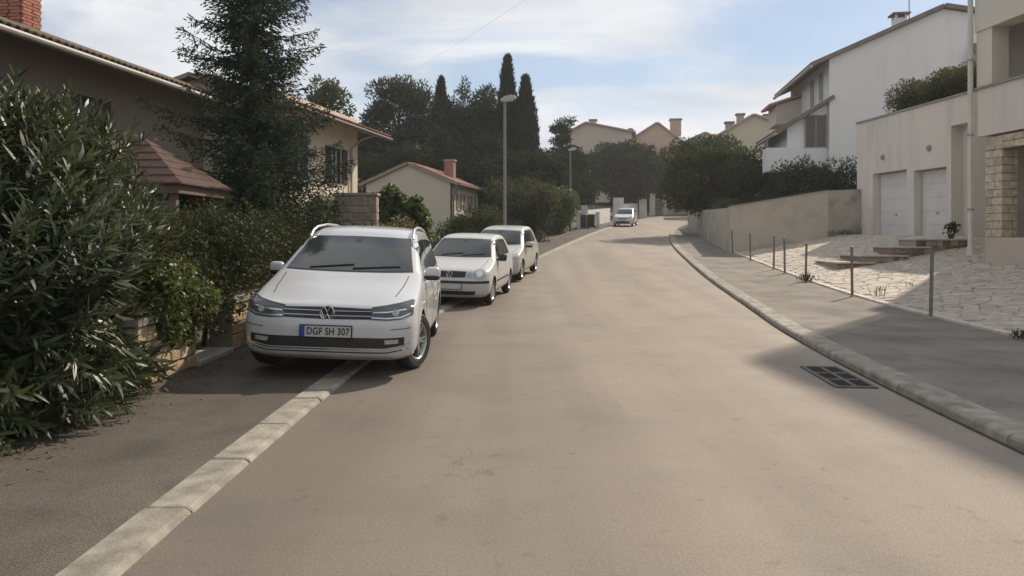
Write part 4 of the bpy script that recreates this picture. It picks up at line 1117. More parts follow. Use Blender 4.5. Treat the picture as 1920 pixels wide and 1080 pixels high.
def body_mesh(levels, wheels, rw, track, paint, sub=5, nF=16, nS=22, nR=12):
    lv = np.array(levels, float)
    # smooth interpolation of every column
    n = len(lv); rows = []
    for i in range(n - 1):
        p0, p1, p2, p3 = lv[max(i-1, 0)], lv[i], lv[i+1], lv[min(i+2, n-1)]
        for k in range(sub):
            t = k / sub
            rows.append(p1 + (p2 - p1) * t if i in (0,) else 0.5*((2*p1) + (-p0+p2)*t + (2*p0-5*p1+4*p2-p3)*t*t + (-p0+3*p1-3*p2+p3)*t**3))
    rows.append(lv[-1])
    V = []; m = None
    for r in rows:
        z, yf, Ra, na, hw, yr, Rr, nr = r
        half = []
        for i in range(nF):
            a = (i / nF) * math.pi / 2
            half.append((hw * math.sin(a) ** (2 / na), yf + Ra * (1 - math.cos(a) ** (2 / na))))
        for i in range(nS + 1):
            y = (yf + Ra) + (yr - Rr - yf - Ra) * i / nS
            mid = (yf + Ra + yr - Rr) / 2; hl = max(0.2, (yr - Rr - yf - Ra) / 2)
            bul = 1 + 0.012 * (1 - ((y - mid) / hl) ** 2)
            half.append((hw * bul, y))
        for i in range(nR - 1, -1, -1):
            a = (i / nR) * math.pi / 2
            half.append((hw * math.sin(a) ** (2 / nr), yr - Rr * (1 - math.cos(a) ** (2 / nr))))
        full = half + [(-x, y) for (x, y) in half[-2:0:-1]]
        m = len(full)
        V += [(x, y, z) for x, y in full]
    F = []
    for j in range(len(rows) - 1):
        for i in range(m):
            F.append((j*m+i, j*m+(i+1) % m, (j+1)*m+(i+1) % m, (j+1)*m+i))
    F.append(tuple(range(m - 1, -1, -1))); F.append(tuple(range((len(rows)-1)*m, len(rows)*m)))
    me = bpy.data.meshes.new('car_shell'); me.from_pydata(V, [], F)
    bm = bmesh.new(); bm.from_mesh(me); bmesh.ops.remove_doubles(bm, verts=bm.verts, dist=1e-5); bmesh.ops.recalc_face_normals(bm, faces=bm.faces); bm.to_mesh(me); bm.free()
    me.materials.append(paint); me.materials.append(blackp)
    tmp = bpy.data.objects.new('car_shell_tmp', me); C.objects.link(tmp)
    cut = MB()
    for wy in wheels:
        for s in (-1, 1):
            cut.lathe([(rw * 1.13, s * (track - 0.30)), (rw * 1.13, s * (track + 0.4))], (0, wy, rw), 40, 'x')
    cme = cut.mesh('cutter')
    bm = bmesh.new(); bm.from_mesh(cme); bmesh.ops.recalc_face_normals(bm, faces=bm.faces); bm.to_mesh(cme); bm.free()
    cme.materials.append(paint); cme.materials.append(blackp)
    cme.polygons.foreach_set('material_index', [1] * len(cme.polygons))
    co = bpy.data.objects.new('cutter_tmp', cme); C.objects.link(co)
    md = tmp.modifiers.new('b', 'BOOLEAN'); md.operation = 'DIFFERENCE'; md.solver = 'EXACT'; md.object = co
    dg = bpy.context.evaluated_depsgraph_get(); dg.update()
    out = bpy.data.meshes.new_from_object(tmp.evaluated_get(dg))
    bpy.data.objects.remove(tmp); bpy.data.objects.remove(co)
    smooth(out, 38)
    return out

class Car:
    def __init__(self, name, label, loc, rot, levels, wheels, rw, track, paint, group):
        self.t = empty(name, loc, 0, label, 'car', group); self.t.rotation_euler = rot
        me = body_mesh(levels, wheels, rw, track, paint)
        self.body = link('body', me, None, self.t)
        bm = bmesh.new(); bm.from_mesh(me); self.bvh = BVHTree.FromBMesh(bm); bm.free()
        self.paint = paint
    def hit(self, ax, a, b, off=0.0):
        if ax == 'f': o, d = Vector((a, -2, b)), Vector((0, 1, 0))
        elif ax == 'r': o, d = Vector((3, a, b)), Vector((-1, 0, 0))
        elif ax == 'l': o, d = Vector((-3, a, b)), Vector((1, 0, 0))
        else: o, d = Vector((a, b, 4)), Vector((0, 0, -1))
        h = self.bvh.ray_cast(o, d)
        if h[0] is None:
            h = self.bvh.find_nearest(o + d * 2.2)
        n = h[1]
        if n.dot(d) > 0: n = -n
        n = (n - d * 0.35).normalized()
        return h[0] + n * off
    def patch(self, name, top, bot, mat, ax='f', off=0.006, rows=6, cols=None, parent=None, label=None):
        def res(p, n):
            p = [Vector((q[0], q[1])) for q in p]
            L = [0]
            for i in range(len(p) - 1): L.append(L[-1] + (p[i+1] - p[i]).length)
            o = []
            for k in range(n):
                s = L[-1] * k / (n - 1); i = 0
                while i < len(p) - 2 and s > L[i+1]: i += 1
                f = (s - L[i]) / max(1e-9, L[i+1] - L[i]); o.append(p[i].lerp(p[i+1], min(1, f)))
            return o
        n = cols or max(len(top), len(bot), 12)
        T, B = res(top, n), res(bot, n)
        V = []; F = []
        for j in range(rows + 1):
            for i in range(n):
                q = T[i].lerp(B[i], j / rows); V.append(self.hit(ax, q.x, q.y, off))
        for j in range(rows):
            for i in range(n - 1): F.append((j*n+i, j*n+i+1, (j+1)*n+i+1, (j+1)*n+i))
        # skirt back into the body
        ring = [i for i in range(n)] + [j*n + n-1 for j in range(1, rows+1)] + [rows*n + i for i in range(n-2, -1, -1)] + [j*n for j in range(rows-1, 0, -1)]
        b0 = len(V)
        for r_ in ring:
            j, i = divmod(r_, n); q = T[i].lerp(B[i], j / rows); V.append(self.hit(ax, q.x, q.y, -0.004))
        m = len(ring)
        for k in range(m): F.append((ring[k], ring[(k+1) % m], b0 + (k+1) % m, b0 + k))
        me = bpy.data.meshes.new(name); me.from_pydata([tuple(v) for v in V], [], F)
        bm = bmesh.new(); bm.from_mesh(me); bmesh.ops.recalc_face_normals(bm, faces=bm.faces); bm.to_mesh(me); bm.free()
        smooth(me, 50)
        o = link(name, me, mat, parent or self.t)
        if label: o['label'] = label
        return o
    def ribbon(self, name, pts, w, mat, ax='f', off=0.004, parent=None):
        p = [Vector((q[0], q[1])) for q in pts]; T = []; B = []
        for i in range(len(p)):
            d = (p[min(i+1, len(p)-1)] - p[max(i-1, 0)]).normalized(); nn = Vector((-d.y, d.x)) * w / 2
            T.append(p[i] + nn); B.append(p[i] - nn)
        return self.patch(name, T, B, mat, ax, off, 1, max(10, 6 * len(p)), parent)
    def disc(self, name, cx, cz, rx, rz, mat, ax='f', off=0.008, parent=None, p=2.0):
        def se(t): return math.copysign(abs(math.cos(t)) ** (2/p), math.cos(t)), abs(math.sin(t)) ** (2/p)
        top = []; bot = []
        for k in range(17):
            t = math.pi - math.pi * k / 16; c, s = se(t)
            top.append((cx + rx * c, cz + rz * s)); bot.append((cx + rx * c, cz - rz * s))
        # uniform matching
        V = []; F = []; n = 17; rows = 6
        for j in range(rows + 1):
            for i in range(n):
                f = j / rows; V.append(self.hit(ax, top[i][0], top[i][1] * (1 - f) + bot[i][1] * f, off))
        for j in range(rows):
            for i in range(n - 1): F.append((j*n+i, j*n+i+1, (j+1)*n+i+1, (j+1)*n+i))
        b0 = len(V)
        for i in range(n): V.append(self.hit(ax, top[i][0], top[i][1], -.004))
        for i in range(n): V.append(self.hit(ax, bot[i][0], bot[i][1], -.004))
        for i in range(n - 1):
            F.append((i, i+1, b0+i+1, b0+i)); F.append((rows*n+i+1, rows*n+i, b0+n+i, b0+n+i+1))
        me = bpy.data.meshes.new(name); me.from_pydata([tuple(v) for v in V], [], F)
        bm = bmesh.new(); bm.from_mesh(me); bmesh.ops.remove_doubles(bm, verts=bm.verts, dist=1e-4); bmesh.ops.recalc_face_normals(bm, faces=bm.faces); bm.to_mesh(me); bm.free()
        smooth(me, 50)
        return link(name, me, mat, parent or self.t)
    def wheel(self, x, y, r, steer=0.0, spokes=5, double=True, width=0.205, cover=False):
        side = 1 if x > 0 else -1
        w = empty('wheel', (x, y, r), 0, parent=self.t)
        w.rotation_euler = (R(random.uniform(0, 60)) * 0, 0, steer + (0 if side > 0 else math.pi))
        hw = width / 2; ri = r * 0.67
        prof = [(ri, -hw + .02), (ri + .01, -hw), (r - .035, -hw), (r - .008, -hw + .025), (r, -hw + .05), (r, hw - .05), (r - .008, hw - .025), (r - .035, hw), (ri + .012, hw - .002), (ri, hw - .015)]
        m = MB(); m.lathe(prof, (0, 0, 0), 40, 'x')
        m.f = [f for f in m.f if len(f) == 4]
        m.build('tyre', rubber, w, sm=35)
        # rim: barrel, lip, spokes, hub
        m = MB(); m.lathe([(ri + .004, hw - .012), (ri - .012, hw - .006), (ri - .03, hw - .03), (ri - .035, -hw + .03)], (0, 0, 0), 40, 'x'); m.f = [f for f in m.f if len(f) == 4]
        rimo = m.build('rim', rim_m, w, sm=40)
        m = MB(); m.lathe([(ri - .034, -0.02), (0.0, -0.02)], (0, 0, 0), 32, 'x'); m.build('brake_disc', M('brake_dark', (0.03, 0.03, 0.03), 0.6), w)
        m = MB()
        if cover:
            m.lathe([(ri - .02, hw - .035), (ri - .05, hw - .02), (.09, hw - .005), (0.0, hw)], (0, 0, 0), 32, 'x')
        else:
            for k in range(spokes):
                base = 2 * math.pi * k / spokes
                for dd in ((-0.17, 0.17) if double else (0,)):
                    t = base + dd; t2 = base + dd * 0.45
                    ro, rr = ri - .02, .045
                    wo, wi = (.016, .013) if double else (.035, .028)
                    c0, s0, c1, s1 = math.cos(t2), math.sin(t2), math.cos(t), math.sin(t)
                    P = lambda rad, c, s, o, xx: (xx, rad * c - o * s, rad * s + o * c)
                    m.hexa([P(rr, c0, s0, -wi, hw - .06), P(rr, c0, s0, wi, hw - .06), P(ro, c1, s1, wo, hw - .05), P(ro, c1, s1, -wo, hw - .05),
                            P(rr, c0, s0, -wi, hw - .022), P(rr, c0, s0, wi, hw - .022), P(ro, c1, s1, wo * .8, hw - .014), P(ro, c1, s1, -wo * .8, hw - .014)])
            m.lathe([(.065, hw - .07), (.065, hw - .025), (.05, hw - .012), (0, hw - .010)], (0, 0, 0), 20, 'x')
        m.build('spokes', rim_m, w, sm=30)
        return w
    def emblem(self, cz, r, cx=0.0):
        p = self.hit('f', cx, cz, 0.004)
        e = MB().lathe([(r, 0.02), (r, -0.012), (r * 0.9, -0.018), (0.0, -0.018)], (0, 0, 0), 28, 'y').build('emblem', gloss_b, self.t, loc=tuple(p), sm=35)
        m = MB()
        ring = [(r * .93 * math.cos(a), -0.020, r * .93 * math.sin(a)) for a in [2 * math.pi * k / 28 for k in range(29)]]
        m.tube(ring, r * 0.085, 6, False)
        def bar(a, b):
            m.tube([(a[0] * r, -0.021, a[1] * r), (b[0] * r, -0.021, b[1] * r)], r * 0.075, 6)
        bar((-.36, .80), (0, .12)); bar((.36, .80), (0, .12))
        bar((-.80, .36), (-.36, -.78)); bar((-.36, -.78), (0, .0)); bar((0, .0), (.36, -.78)); bar((.36, -.78), (.80, .36))
        m.build('emblem_relief', chrome, e, sm=40)
    def blob(self, name, c, r, mat, p=3.0, parent=None, shear=0.0):
        V = []; F = []; n, k = 20, 10
        sg = lambda v, e: math.copysign(abs(v) ** e, v)
        for j in range(k + 1):
            ph = -math.pi / 2 + math.pi * j / k
            for i in range(n):
                th = 2 * math.pi * i / n
                x = r[0] * sg(math.cos(ph), 2/p) * sg(math.cos(th), 2/p); y = r[1] * sg(math.cos(ph), 2/p) * sg(math.sin(th), 2/p); z = r[2] * sg(math.sin(ph), 2/p)
                V.append((c[0] + x, c[1] + y + shear * x, c[2] + z))
        for j in range(k):
            for i in range(n): F.append((j*n+i, j*n+(i+1) % n, (j+1)*n+(i+1) % n, (j+1)*n+i))
        me = bpy.data.meshes.new(name); me.from_pydata(V, [], F)
        bm = bmesh.new(); bm.from_mesh(me); bmesh.ops.remove_doubles(bm, verts=bm.verts, dist=1e-5); bmesh.ops.recalc_face_normals(bm, faces=bm.faces); bm.to_mesh(me); bm.free()
        smooth(me, 60)
        return link(name, me, mat, parent or self.t)
    def mirror(self, x, y, z, mat, size=1.0):
        s = 1 if x > 0 else -1
        o = self.blob('wing_mirror', (x, y, z), (0.105 * size, 0.075 * size, 0.085 * size), mat, 3.2, shear=0.25 * s)
        MB().tube([(x - s * .18, y + .02, z - .07), (x - s * .05, y, z - .045)], 0.025, 8).build('mirror_arm', blackp, o, sm=50)
        MB().box(x - .085, x + .085, y + .075 * size, y + .082 * size, z - .06, z + .06).build('mirror_glass', cglass, o)
        self.blob('mirror_base', (x, y - 0.005, z - 0.055 * size), (0.10 * size, 0.073 * size, 0.045 * size), blackp, 3.0, o, 0.25 * s)
    def plate(self, cx, cz, text=None, blue=True, w=0.52, h=0.11, tilt=0.0):
        p = self.hit('f', cx, cz, 0); y = p.y - 0.014
        y = min(y, self.hit('f', cx + w / 2, cz, 0).y - 0.006)
        o = MB().cbox(cx - w/2 - .012, cx + w/2 + .012, y - 0.004, y + 0.05, cz - h/2 - .012, cz + h/2 + .012, 0.004).build('number_plate', blackp, self.t)
        MB().box(cx - w/2, cx + w/2, y - 0.009, y - 0.004, cz - h/2, cz + h/2).build('plate_face', plate_w, o)
        if blue: MB().box(cx - w/2, cx - w/2 + 0.045, y - 0.0115, y - 0.0092, cz - h/2, cz + h/2).build('plate_band', plate_b, o)
        if text:
            cu = bpy.data.curves.new('plate_text', 'FONT'); cu.body = text; cu.size = 0.105; cu.align_x = 'CENTER'; cu.align_y = 'CENTER'; cu.extrude = 0.0008; cu.space_character = 1.05; cu.offset = 0.0022
            tmp = bpy.data.objects.new('text_tmp', cu); C.objects.link(tmp)
            dg = bpy.context.evaluated_depsgraph_get(); dg.update()
            me = bpy.data.meshes.new_from_object(tmp.evaluated_get(dg)); bpy.data.objects.remove(tmp)
            xs_ = [v.co.x for v in me.vertices]; wd = max(xs_) - min(xs_); k = 0.44 / wd
            l_ = link('plate_lettering', me, ink, o, (cx + 0.025, y - 0.0105, cz), (R(90), 0, 0)); l_.scale = (k, 0.98, 1)

def common(c, spec):
    """glass, seams and sills shared by all four cars; numbers are side/front-view outlines"""
    zb, zt, wb, wt = spec['ws']      # windscreen bottom / top height and half widths
    n = 13
    top = [(-wt + 2 * wt * i / (n-1), zt + 0.012 * (1 - (2 * i / (n-1) - 1) ** 2)) for i in range(n)]
    bot = [(-wb + 2 * wb * i / (n-1), zb - 0.010 * (1 - (2 * i / (n-1) - 1) ** 2)) for i in range(n)]
    c.patch('windscreen_seal', [(x * 1.022, z + 0.008) for x, z in top], [(x * 1.018, z - 0.010) for x, z in bot], blackp, 'f', 0.003, 10, 25)
    w = c.patch('windscreen', top, bot, cglass, 'f', 0.006, 10, 25)
    zw = zb + 0.012
    for (a, b) in (((-0.62 * wb, zw), (0.05, zw + 0.045)), ((0.05, zw), (0.80 * wb, zw + 0.035))):
        pts = [c.hit('f', a[0] + (b[0] - a[0]) * k / 6, a[1] + (b[1] - a[1]) * k / 6, 0.014) for k in range(7)]
        MB().tube(pts, 0.008, 5).build('wiper', blackp, w)
    c.patch('mirror_mount', [(-0.05, zt - 0.005), (0.05, zt - 0.005)], [(-0.035, zt - 0.06), (0.035, zt - 0.06)], blackp, 'f', 0.008, 2, 4, w)
    for ax in ('r', 'l'):
        for poly in spec['side']:
            (t_, b_) = poly
            c.patch('side_window', t_, b_, cglass, ax, 0.004, 6, 10)
        for (t_, b_) in spec.get('pillars', []): c.patch('pillar_trim', t_, b_, gloss_b, ax, 0.0035, 4, 4)
        for pts in spec['seams']: c.ribbon('door_seam', pts, 0.009, seam, ax, 0.0015)
        for (y, z) in spec['handles']:
            pts = [c.hit(ax, y + k * 0.035, z + 0.002 * k, 0.022 if 0 < k < 4 else 0.0) for k in range(5)]
            MB().tube(pts, 0.013, 6).build('door_handle', c.paint, c.t, sm=50)
        if spec.get('sill'):
            y0, y1, z0, z1 = spec['sill']; c.patch('sill_trim', [(y0, z1), (y1, z1)], [(y0, z0), (y1, z0)], blackp, ax, 0.004, 2, 12)
    for pts in spec['hood']:
        c.ribbon('bonnet_seam', pts, 0.009, seam, 't', 0.0035)

# ---- the white people carrier in front
LV = [(0.2, 0.2, 0.4872, 3.7, 0.8, 4.36, 0.4, 3.5), (0.25, 0.09, 0.4704, 3.7, 0.865, 4.45, 0.4, 3.5), (0.32, 0.045, 0.4536, 3.7, 0.9, 4.5, 0.4, 3.5), (0.45, 0.03, 0.4368, 3.7, 0.912, 4.53, 0.4, 3.5), (0.58, 0.03, 0.42, 3.7, 0.915, 4.53, 0.4, 3.5), (0.66, 0.055, 0.42, 3.7, 0.912, 4.52, 0.4, 3.5), (0.75, 0.1, 0.4368, 3.7, 0.907, 4.51, 0.4, 3.5), (0.8, 0.17, 0.4536, 3.7, 0.902, 4.5, 0.4, 3.5), (0.86, 0.34, 0.486, 3.4, 0.897, 4.49, 0.4, 3.5), (0.92, 0.57, 0.45, 3.4, 0.89, 4.47, 0.4, 3.5), (0.98, 0.81, 0.396, 3.4, 0.88, 4.46, 0.4, 3.5), (1.035, 1, 0.342, 3.4, 0.865, 4.44, 0.4, 3.5), (1.09, 1.12, 0.34, 3, 0.845, 4.42, 0.4, 3.5), (1.2, 1.33, 0.33, 3, 0.805, 4.38, 0.4, 3.5), (1.35, 1.64, 0.33, 3, 0.755, 4.32, 0.38, 3.2), (1.47, 1.92, 0.33, 3, 0.708, 4.25, 0.36, 3), (1.55, 2.13, 0.36, 2.8, 0.665, 4.14, 0.36, 2.8), (1.6, 2.36, 0.38, 2.6, 0.59, 4, 0.36, 2.6), (1.63, 2.7, 0.38, 2.4, 0.45, 3.7, 0.36, 2.4), (1.642, 3, 0.25, 2, 0.2, 3.35, 0.2, 2)]
T1 = Car('parked_car', 'white people carrier with roof rails parked half on the left pavement', (-1.95, 7.72, 0.032), (0, R(2.2), R(1.7)), LV, (0.93, 3.72), 0.325, 0.90, paint_w, 'cars parked along the left kerb')
common(T1, dict(ws=(1.10, 1.478, .745, .615),
    side=[([(1.86, 1.40), (1.97, 1.445), (2.44, 1.475)], [(1.56, 1.075), (2.0, 1.06), (2.44, 1.065)]), ([(2.52, 1.478), (3.36, 1.475)], [(2.52, 1.066), (3.38, 1.085)]), ([(3.46, 1.472), (3.9, 1.44)], [(3.48, 1.09), (4.1, 1.13)])],
    pillars=[([(2.44, 1.475), (2.52, 1.478)], [(2.44, 1.065), (2.52, 1.066)]), ([(3.36, 1.475), (3.46, 1.472)], [(3.38, 1.085), (3.48, 1.09)])],
    seams=[[(1.42, 1.03), (1.40, .8), (1.44, .36)], [(2.48, 1.05), (2.50, .7), (2.48, .30)], [(3.44, 1.05), (3.42, .80), (3.30, .62)], [(1.40, .985), (2.4, .965), (4.2, 1.0)], [(1.46, .30), (3.2, .30)]],
    handles=[(2.22, .93), (3.16, .945)], sill=(1.36, 3.28, .215, .285), hood=[[(.66, .42), (.70, .75), (.72, 1.12)], [(-.66, .42), (-.70, .75), (-.72, 1.12)]]))
gr = T1.patch('grille', [(-.46, .752), (0, .762), (.46, .752)], [(-.45, .648), (0, .640), (.45, .648)], gloss_b, 'f', 0.004, 4, 24)
for z in (.675, .722): T1.ribbon('grille_bar', [(-.455, z + .004), (0, z), (.455, z + .004)], 0.008, M('grille_chrome', (0.40, 0.41, 0.42), 0.25, metal=0.9), 'f', 0.012, gr)
T1.emblem(0.702, 0.078)
for s in (-1, 1):
    h = T1.patch('headlight', [(s * .455, .755), (s * .60, .778), (s * .75, .805), (s * .868, .835)], [(s * .45, .645), (s * .62, .640), (s * .76, .652), (s * .872, .70)], hl_dark, 'f', 0.007, 6, 18)
    T1.ribbon('light_strip', [(s * .46, .665), (s * .62, .660), (s * .76, .673), (s * .855, .715)], 0.014, hl_line, 'f', 0.012, h)
    T1.ribbon('light_strip', [(s * .47, .715), (s * .62, .722), (s * .80, .752)], 0.012, hl_line, 'f', 0.012, h)
    T1.disc('projector', s * .70, .715, .035, .030, hl_clear, 'f', 0.013, h)
    T1.ribbon('headlight_edge', [(s * .45, .762), (s * .60, .786), (s * .75, .813), (s * .85, .838)], 0.010, seam, 'f', 0.006, h)
ik = T1.patch('lower_intake', [(-.80, .470), (-.62, .458), (.62, .458), (.80, .470)], [(-.80, .385), (-.60, .348), (.60, .348), (.80, .385)], blackp, 'f', 0.004, 4, 26)
for s in (-1, 1):
    f = T1.patch('fog_light', [(s * .60, .438), (s * .74, .446)], [(s * .61, .395), (s * .74, .405)], hl_clear, 'f', 0.012, 3, 8, ik)
T1.ribbon('chrome_strip', [(-.85, .418), (-.80, .372), (-.60, .334), (.60, .334), (.80, .372), (.85, .418)], 0.014, chrome, 'f', 0.009)
T1.ribbon('bumper_shadow_line', [(-.84, .345), (-.62, .300), (.62, .300), (.84, .345)], 0.014, blackp, 'f', 0.002)  # dark ribbon paints a shadow line below the chrome strip
T1.ribbon('bumper_crease', [(.66, .545), (.86, .565)], 0.008, seam, 'f', 0.001); T1.ribbon('bumper_crease', [(-.66, .545), (-.86, .565)], 0.008, seam, 'f', 0.001)
T1.plate(0.0, 0.515, 'DGF SH 307')
for s in (-1, 1):
    pts = [(s * .665, 2.02, 1.48), (s * .655, 2.12, 1.558), (s * .645, 2.3, 1.605), (s * .63, 2.8, 1.638), (s * .625, 3.4, 1.635), (s * .63, 3.9, 1.60), (s * .64, 4.05, 1.545)]
    MB().tube(pts, 0.017, 10).build('roof_rail', alu, T1.t, sm=50)
    T1.mirror(s * .965, 1.60, 1.075, paint_w, 0.92)
    T1.wheel(s * .80, .93, .325, R(-22)); T1.wheel(s * .80, 3.72, .325)
    T1.ribbon('arch_lip', [(.93 + .375 * math.cos(t), .325 + .375 * math.sin(t)) for t in [R(8 + 164 * k / 14) for k in range(15)]], 0.022, paint_w, 'r' if s > 0 else 'l', 0.006)
    T1.ribbon('arch_lip', [(3.72 + .375 * math.cos(t), .325 + .375 * math.sin(t)) for t in [R(8 + 164 * k / 14) for k in range(15)]], 0.022, paint_w, 'r' if s > 0 else 'l', 0.006)
# faint grey marks printed on the doors (not legible in the photograph)
mk = M('door_print', (0.36, 0.36, 0.35), 0.5)
for (a, b, z0, z1) in ((1.75, 2.35, .76, .80), (2.62, 3.2, .80, .86), (2.62, 3.05, .70, .74), (2.75, 3.2, .62, .65)):
    T1.patch('door_print', [(a, z1), (b, z1 + .01)], [(a + .03, z0), (b - .03, z0 + .01)], mk, 'r', 0.003, 1, 8)
T1.ribbon('chrome_strip', [(1.56, 1.058), (2.4, 1.045), (3.5, 1.07), (4.1, 1.11)], 0.012, chrome, 'r', 0.006)

# ---- white small hatchback, second in the row
LP_ = [(.19, .16, .48, 3.0, .70, 3.76, .35, 3.2), (.26, .06, .48, 3.0, .78, 3.84, .35, 3.2), (.40, .01, .46, 3.0, .815, 3.89, .35, 3.2), (.53, .0, .44, 3.0, .825, 3.9, .35, 3.2), (.62, .03, .44, 3.0, .825, 3.9, .35, 3.2),
       (.71, .075, .44, 3.0, .822, 3.89, .35, 3.2), (.775, .17, .46, 3.0, .818, 3.88, .35, 3.2), (.83, .40, .46, 3.0, .81, 3.87, .35, 3.2), (.885, .68, .42, 3.0, .80, 3.86, .35, 3.2), (.935, .90, .36, 3.0, .785, 3.84, .35, 3.2),
       (.985, 1.03, .31, 3.0, .765, 3.82, .35, 3.2), (1.10, 1.24, .30, 3.0, .725, 3.76, .34, 3.0), (1.24, 1.51, .30, 3.0, .675, 3.68, .33, 3.0), (1.345, 1.74, .30, 3.0, .625, 3.58, .32, 3.0), (1.41, 1.95, .32, 2.8, .575, 3.45, .32, 2.8),
       (1.448, 2.25, .34, 2.5, .47, 3.2, .32, 2.5), (1.462, 2.55, .25, 2.0, .2, 2.9, .2, 2.0)]
hatch = dict(ws=(1.0, 1.345, .675, .545), side=[([(1.70, 1.29), (1.84, 1.33), (2.36, 1.35)], [(1.40, .985), (1.9, .97), (2.36, .975)]), ([(2.46, 1.35), (3.1, 1.33)], [(2.46, .978), (3.25, 1.0)])],
    pillars=[([(2.36, 1.35), (2.46, 1.35)], [(2.36, .975), (2.46, .978)])],
    seams=[[(1.30, .95), (1.28, .7), (1.32, .33)], [(2.42, .95), (2.45, .6), (2.43, .28)]], handles=[(2.2, .86)], sill=(1.12, 2.85, .46, .50), hood=[[(.60, .30), (.64, .7), (.65, 1.02)], [(-.60, .30), (-.64, .7), (-.65, 1.02)]])
def road_rot(y, roll, rz): return (math.atan(0.005 * (y - 12) if y < 22 else 0.05), R(roll), R(rz))
T2 = Car('parked_car', 'small white hatchback with black grille and round headlights behind the people carrier', (-1.32, 15.45, g(15.45) + 0.025), road_rot(17, 1.6, -8), LP_, (0.78, 3.24), 0.29, 0.82, paint_p, 'cars parked along the left kerb')
common(T2, hatch)
gr = T2.patch('grille', [(-.345, .735), (0, .742), (.345, .735)], [(-.33, .615), (0, .610), (.33, .615)], blackp, 'f', 0.004, 4, 20)
for z in (.645, .675, .705): T2.ribbon('grille_bar', [(-.34, z), (.34, z)], 0.010, gloss_b, 'f', 0.009, gr)
T2.emblem(0.675, 0.07)
for s in (-1, 1):
    h = T2.disc('headlight', s * .61, .685, .115, .105, hl_clear, 'f', 0.010, None, 2.4)
    T2.disc('reflector', s * .61, .69, .06, .055, hl_line, 'f', 0.016, h)
    T2.disc('inner_light', s * .425, .670, .060, .060, hl_clear, 'f', 0.008, h, 2.8)
    T2.mirror(s * .90, 1.40, .985, blackp, 0.9)
    T2.wheel(s * .72, .78, .29, R(-4), 8, False, .17, True); T2.wheel(s * .72, 3.24, .29, 0, 8, False, .17, True)
T2.ribbon('bumper_strip', [(-.80, .525), (-.5, .52), (.5, .52), (.80, .525)], 0.05, blackp, 'f', 0.012)
T2.patch('lower_intake', [(-.56, .335), (.56, .335)], [(-.52, .255), (.52, .255)], blackp, 'f', 0.004, 3, 20)
T2.plate(0.0, 0.435, None, False)

# ---- pale silver hatchback, third in the row
LQ = [tuple([z * 1.012] + list(r)) for (z, *r) in LP_]
T3 = Car('parked_car', 'pale silver hatchback third in the row, dappled by tree shade', (-0.66, 20.75, g(20.75) + 0.03), road_rot(22, 1.5, -11), LQ, (0.80, 3.26), 0.30, 0.82, paint_s, 'cars parked along the left kerb')
h3 = dict(hatch); h3['ws'] = (1.012, 1.361, .675, .545)
up = lambda P: [(a, b * 1.012) for a, b in P]
h3['side'] = [(up(a), up(b)) for a, b in hatch['side']]; h3['pillars'] = [(up(a), up(b)) for a, b in hatch['pillars']]; h3['sill'] = None
common(T3, h3)
gr = T3.patch('grille', [(-.30, .70), (.30, .70)], [(-.26, .64), (.26, .64)], blackp, 'f', 0.004, 3, 16)
T3.ribbon('grille_bar', [(-.29, .672), (.29, .672)], 0.014, chrome, 'f', 0.010, gr)
for s in (-1, 1):
    h = T3.patch('headlight', [(s * .40, .745), (s * .60, .80), (s * .77, .825)], [(s * .44, .66), (s * .62, .66), (s * .79, .70)], hl_clear, 'f', 0.008, 5, 14)
    T3.disc('reflector', s * .62, .745, .05, .045, hl_line, 'f', 0.014, h)
    T3.mirror(s * .90, 1.42, 1.0, paint_s, 0.95)
    T3.wheel(s * .72, .80, .30, 0, 7, False, .18); T3.wheel(s * .72, 3.26, .30, 0, 7, False, .18)
T3.patch('lower_intake', [(-.50, .40), (.50, .40)], [(-.42, .27), (.42, .27)], blackp, 'f', 0.004, 3, 18)
T3.plate(0.0, 0.50, None, False)

# ---- silver car far up the street
T4 = Car('parked_car', 'silver car parked far up the street beside the whitewashed wall', (8.95, 60.5, g(60.5) + 0.03), road_rot(60, 0.5, -16), LQ, (0.80, 3.26), 0.30, 0.82, paint_g, 'cars parked along the left kerb')
common(T4, h3)
gr = T4.patch('grille', [(-.40, .70), (.40, .70)], [(-.38, .61), (.38, .61)], blackp, 'f', 0.004, 3, 16)
for s in (-1, 1):
    T4.patch('headlight', [(s * .44, .76), (s * .62, .80), (s * .77, .82)], [(s * .44, .64), (s * .62, .64), (s * .79, .68)], hl_clear, 'f', 0.008, 5, 14)
    T4.mirror(s * .90, 1.42, 1.0, paint_g, 0.95)
    T4.wheel(s * .72, .80, .30, 0, 7, False, .18); T4.wheel(s * .72, 3.26, .30, 0, 7, False, .18)
T4.patch('lower_intake', [(-.60, .42), (.60, .42)], [(-.52, .27), (.52, .27)], blackp, 'f', 0.004, 3, 18)
T4.plate(0.0, 0.50, None, False)
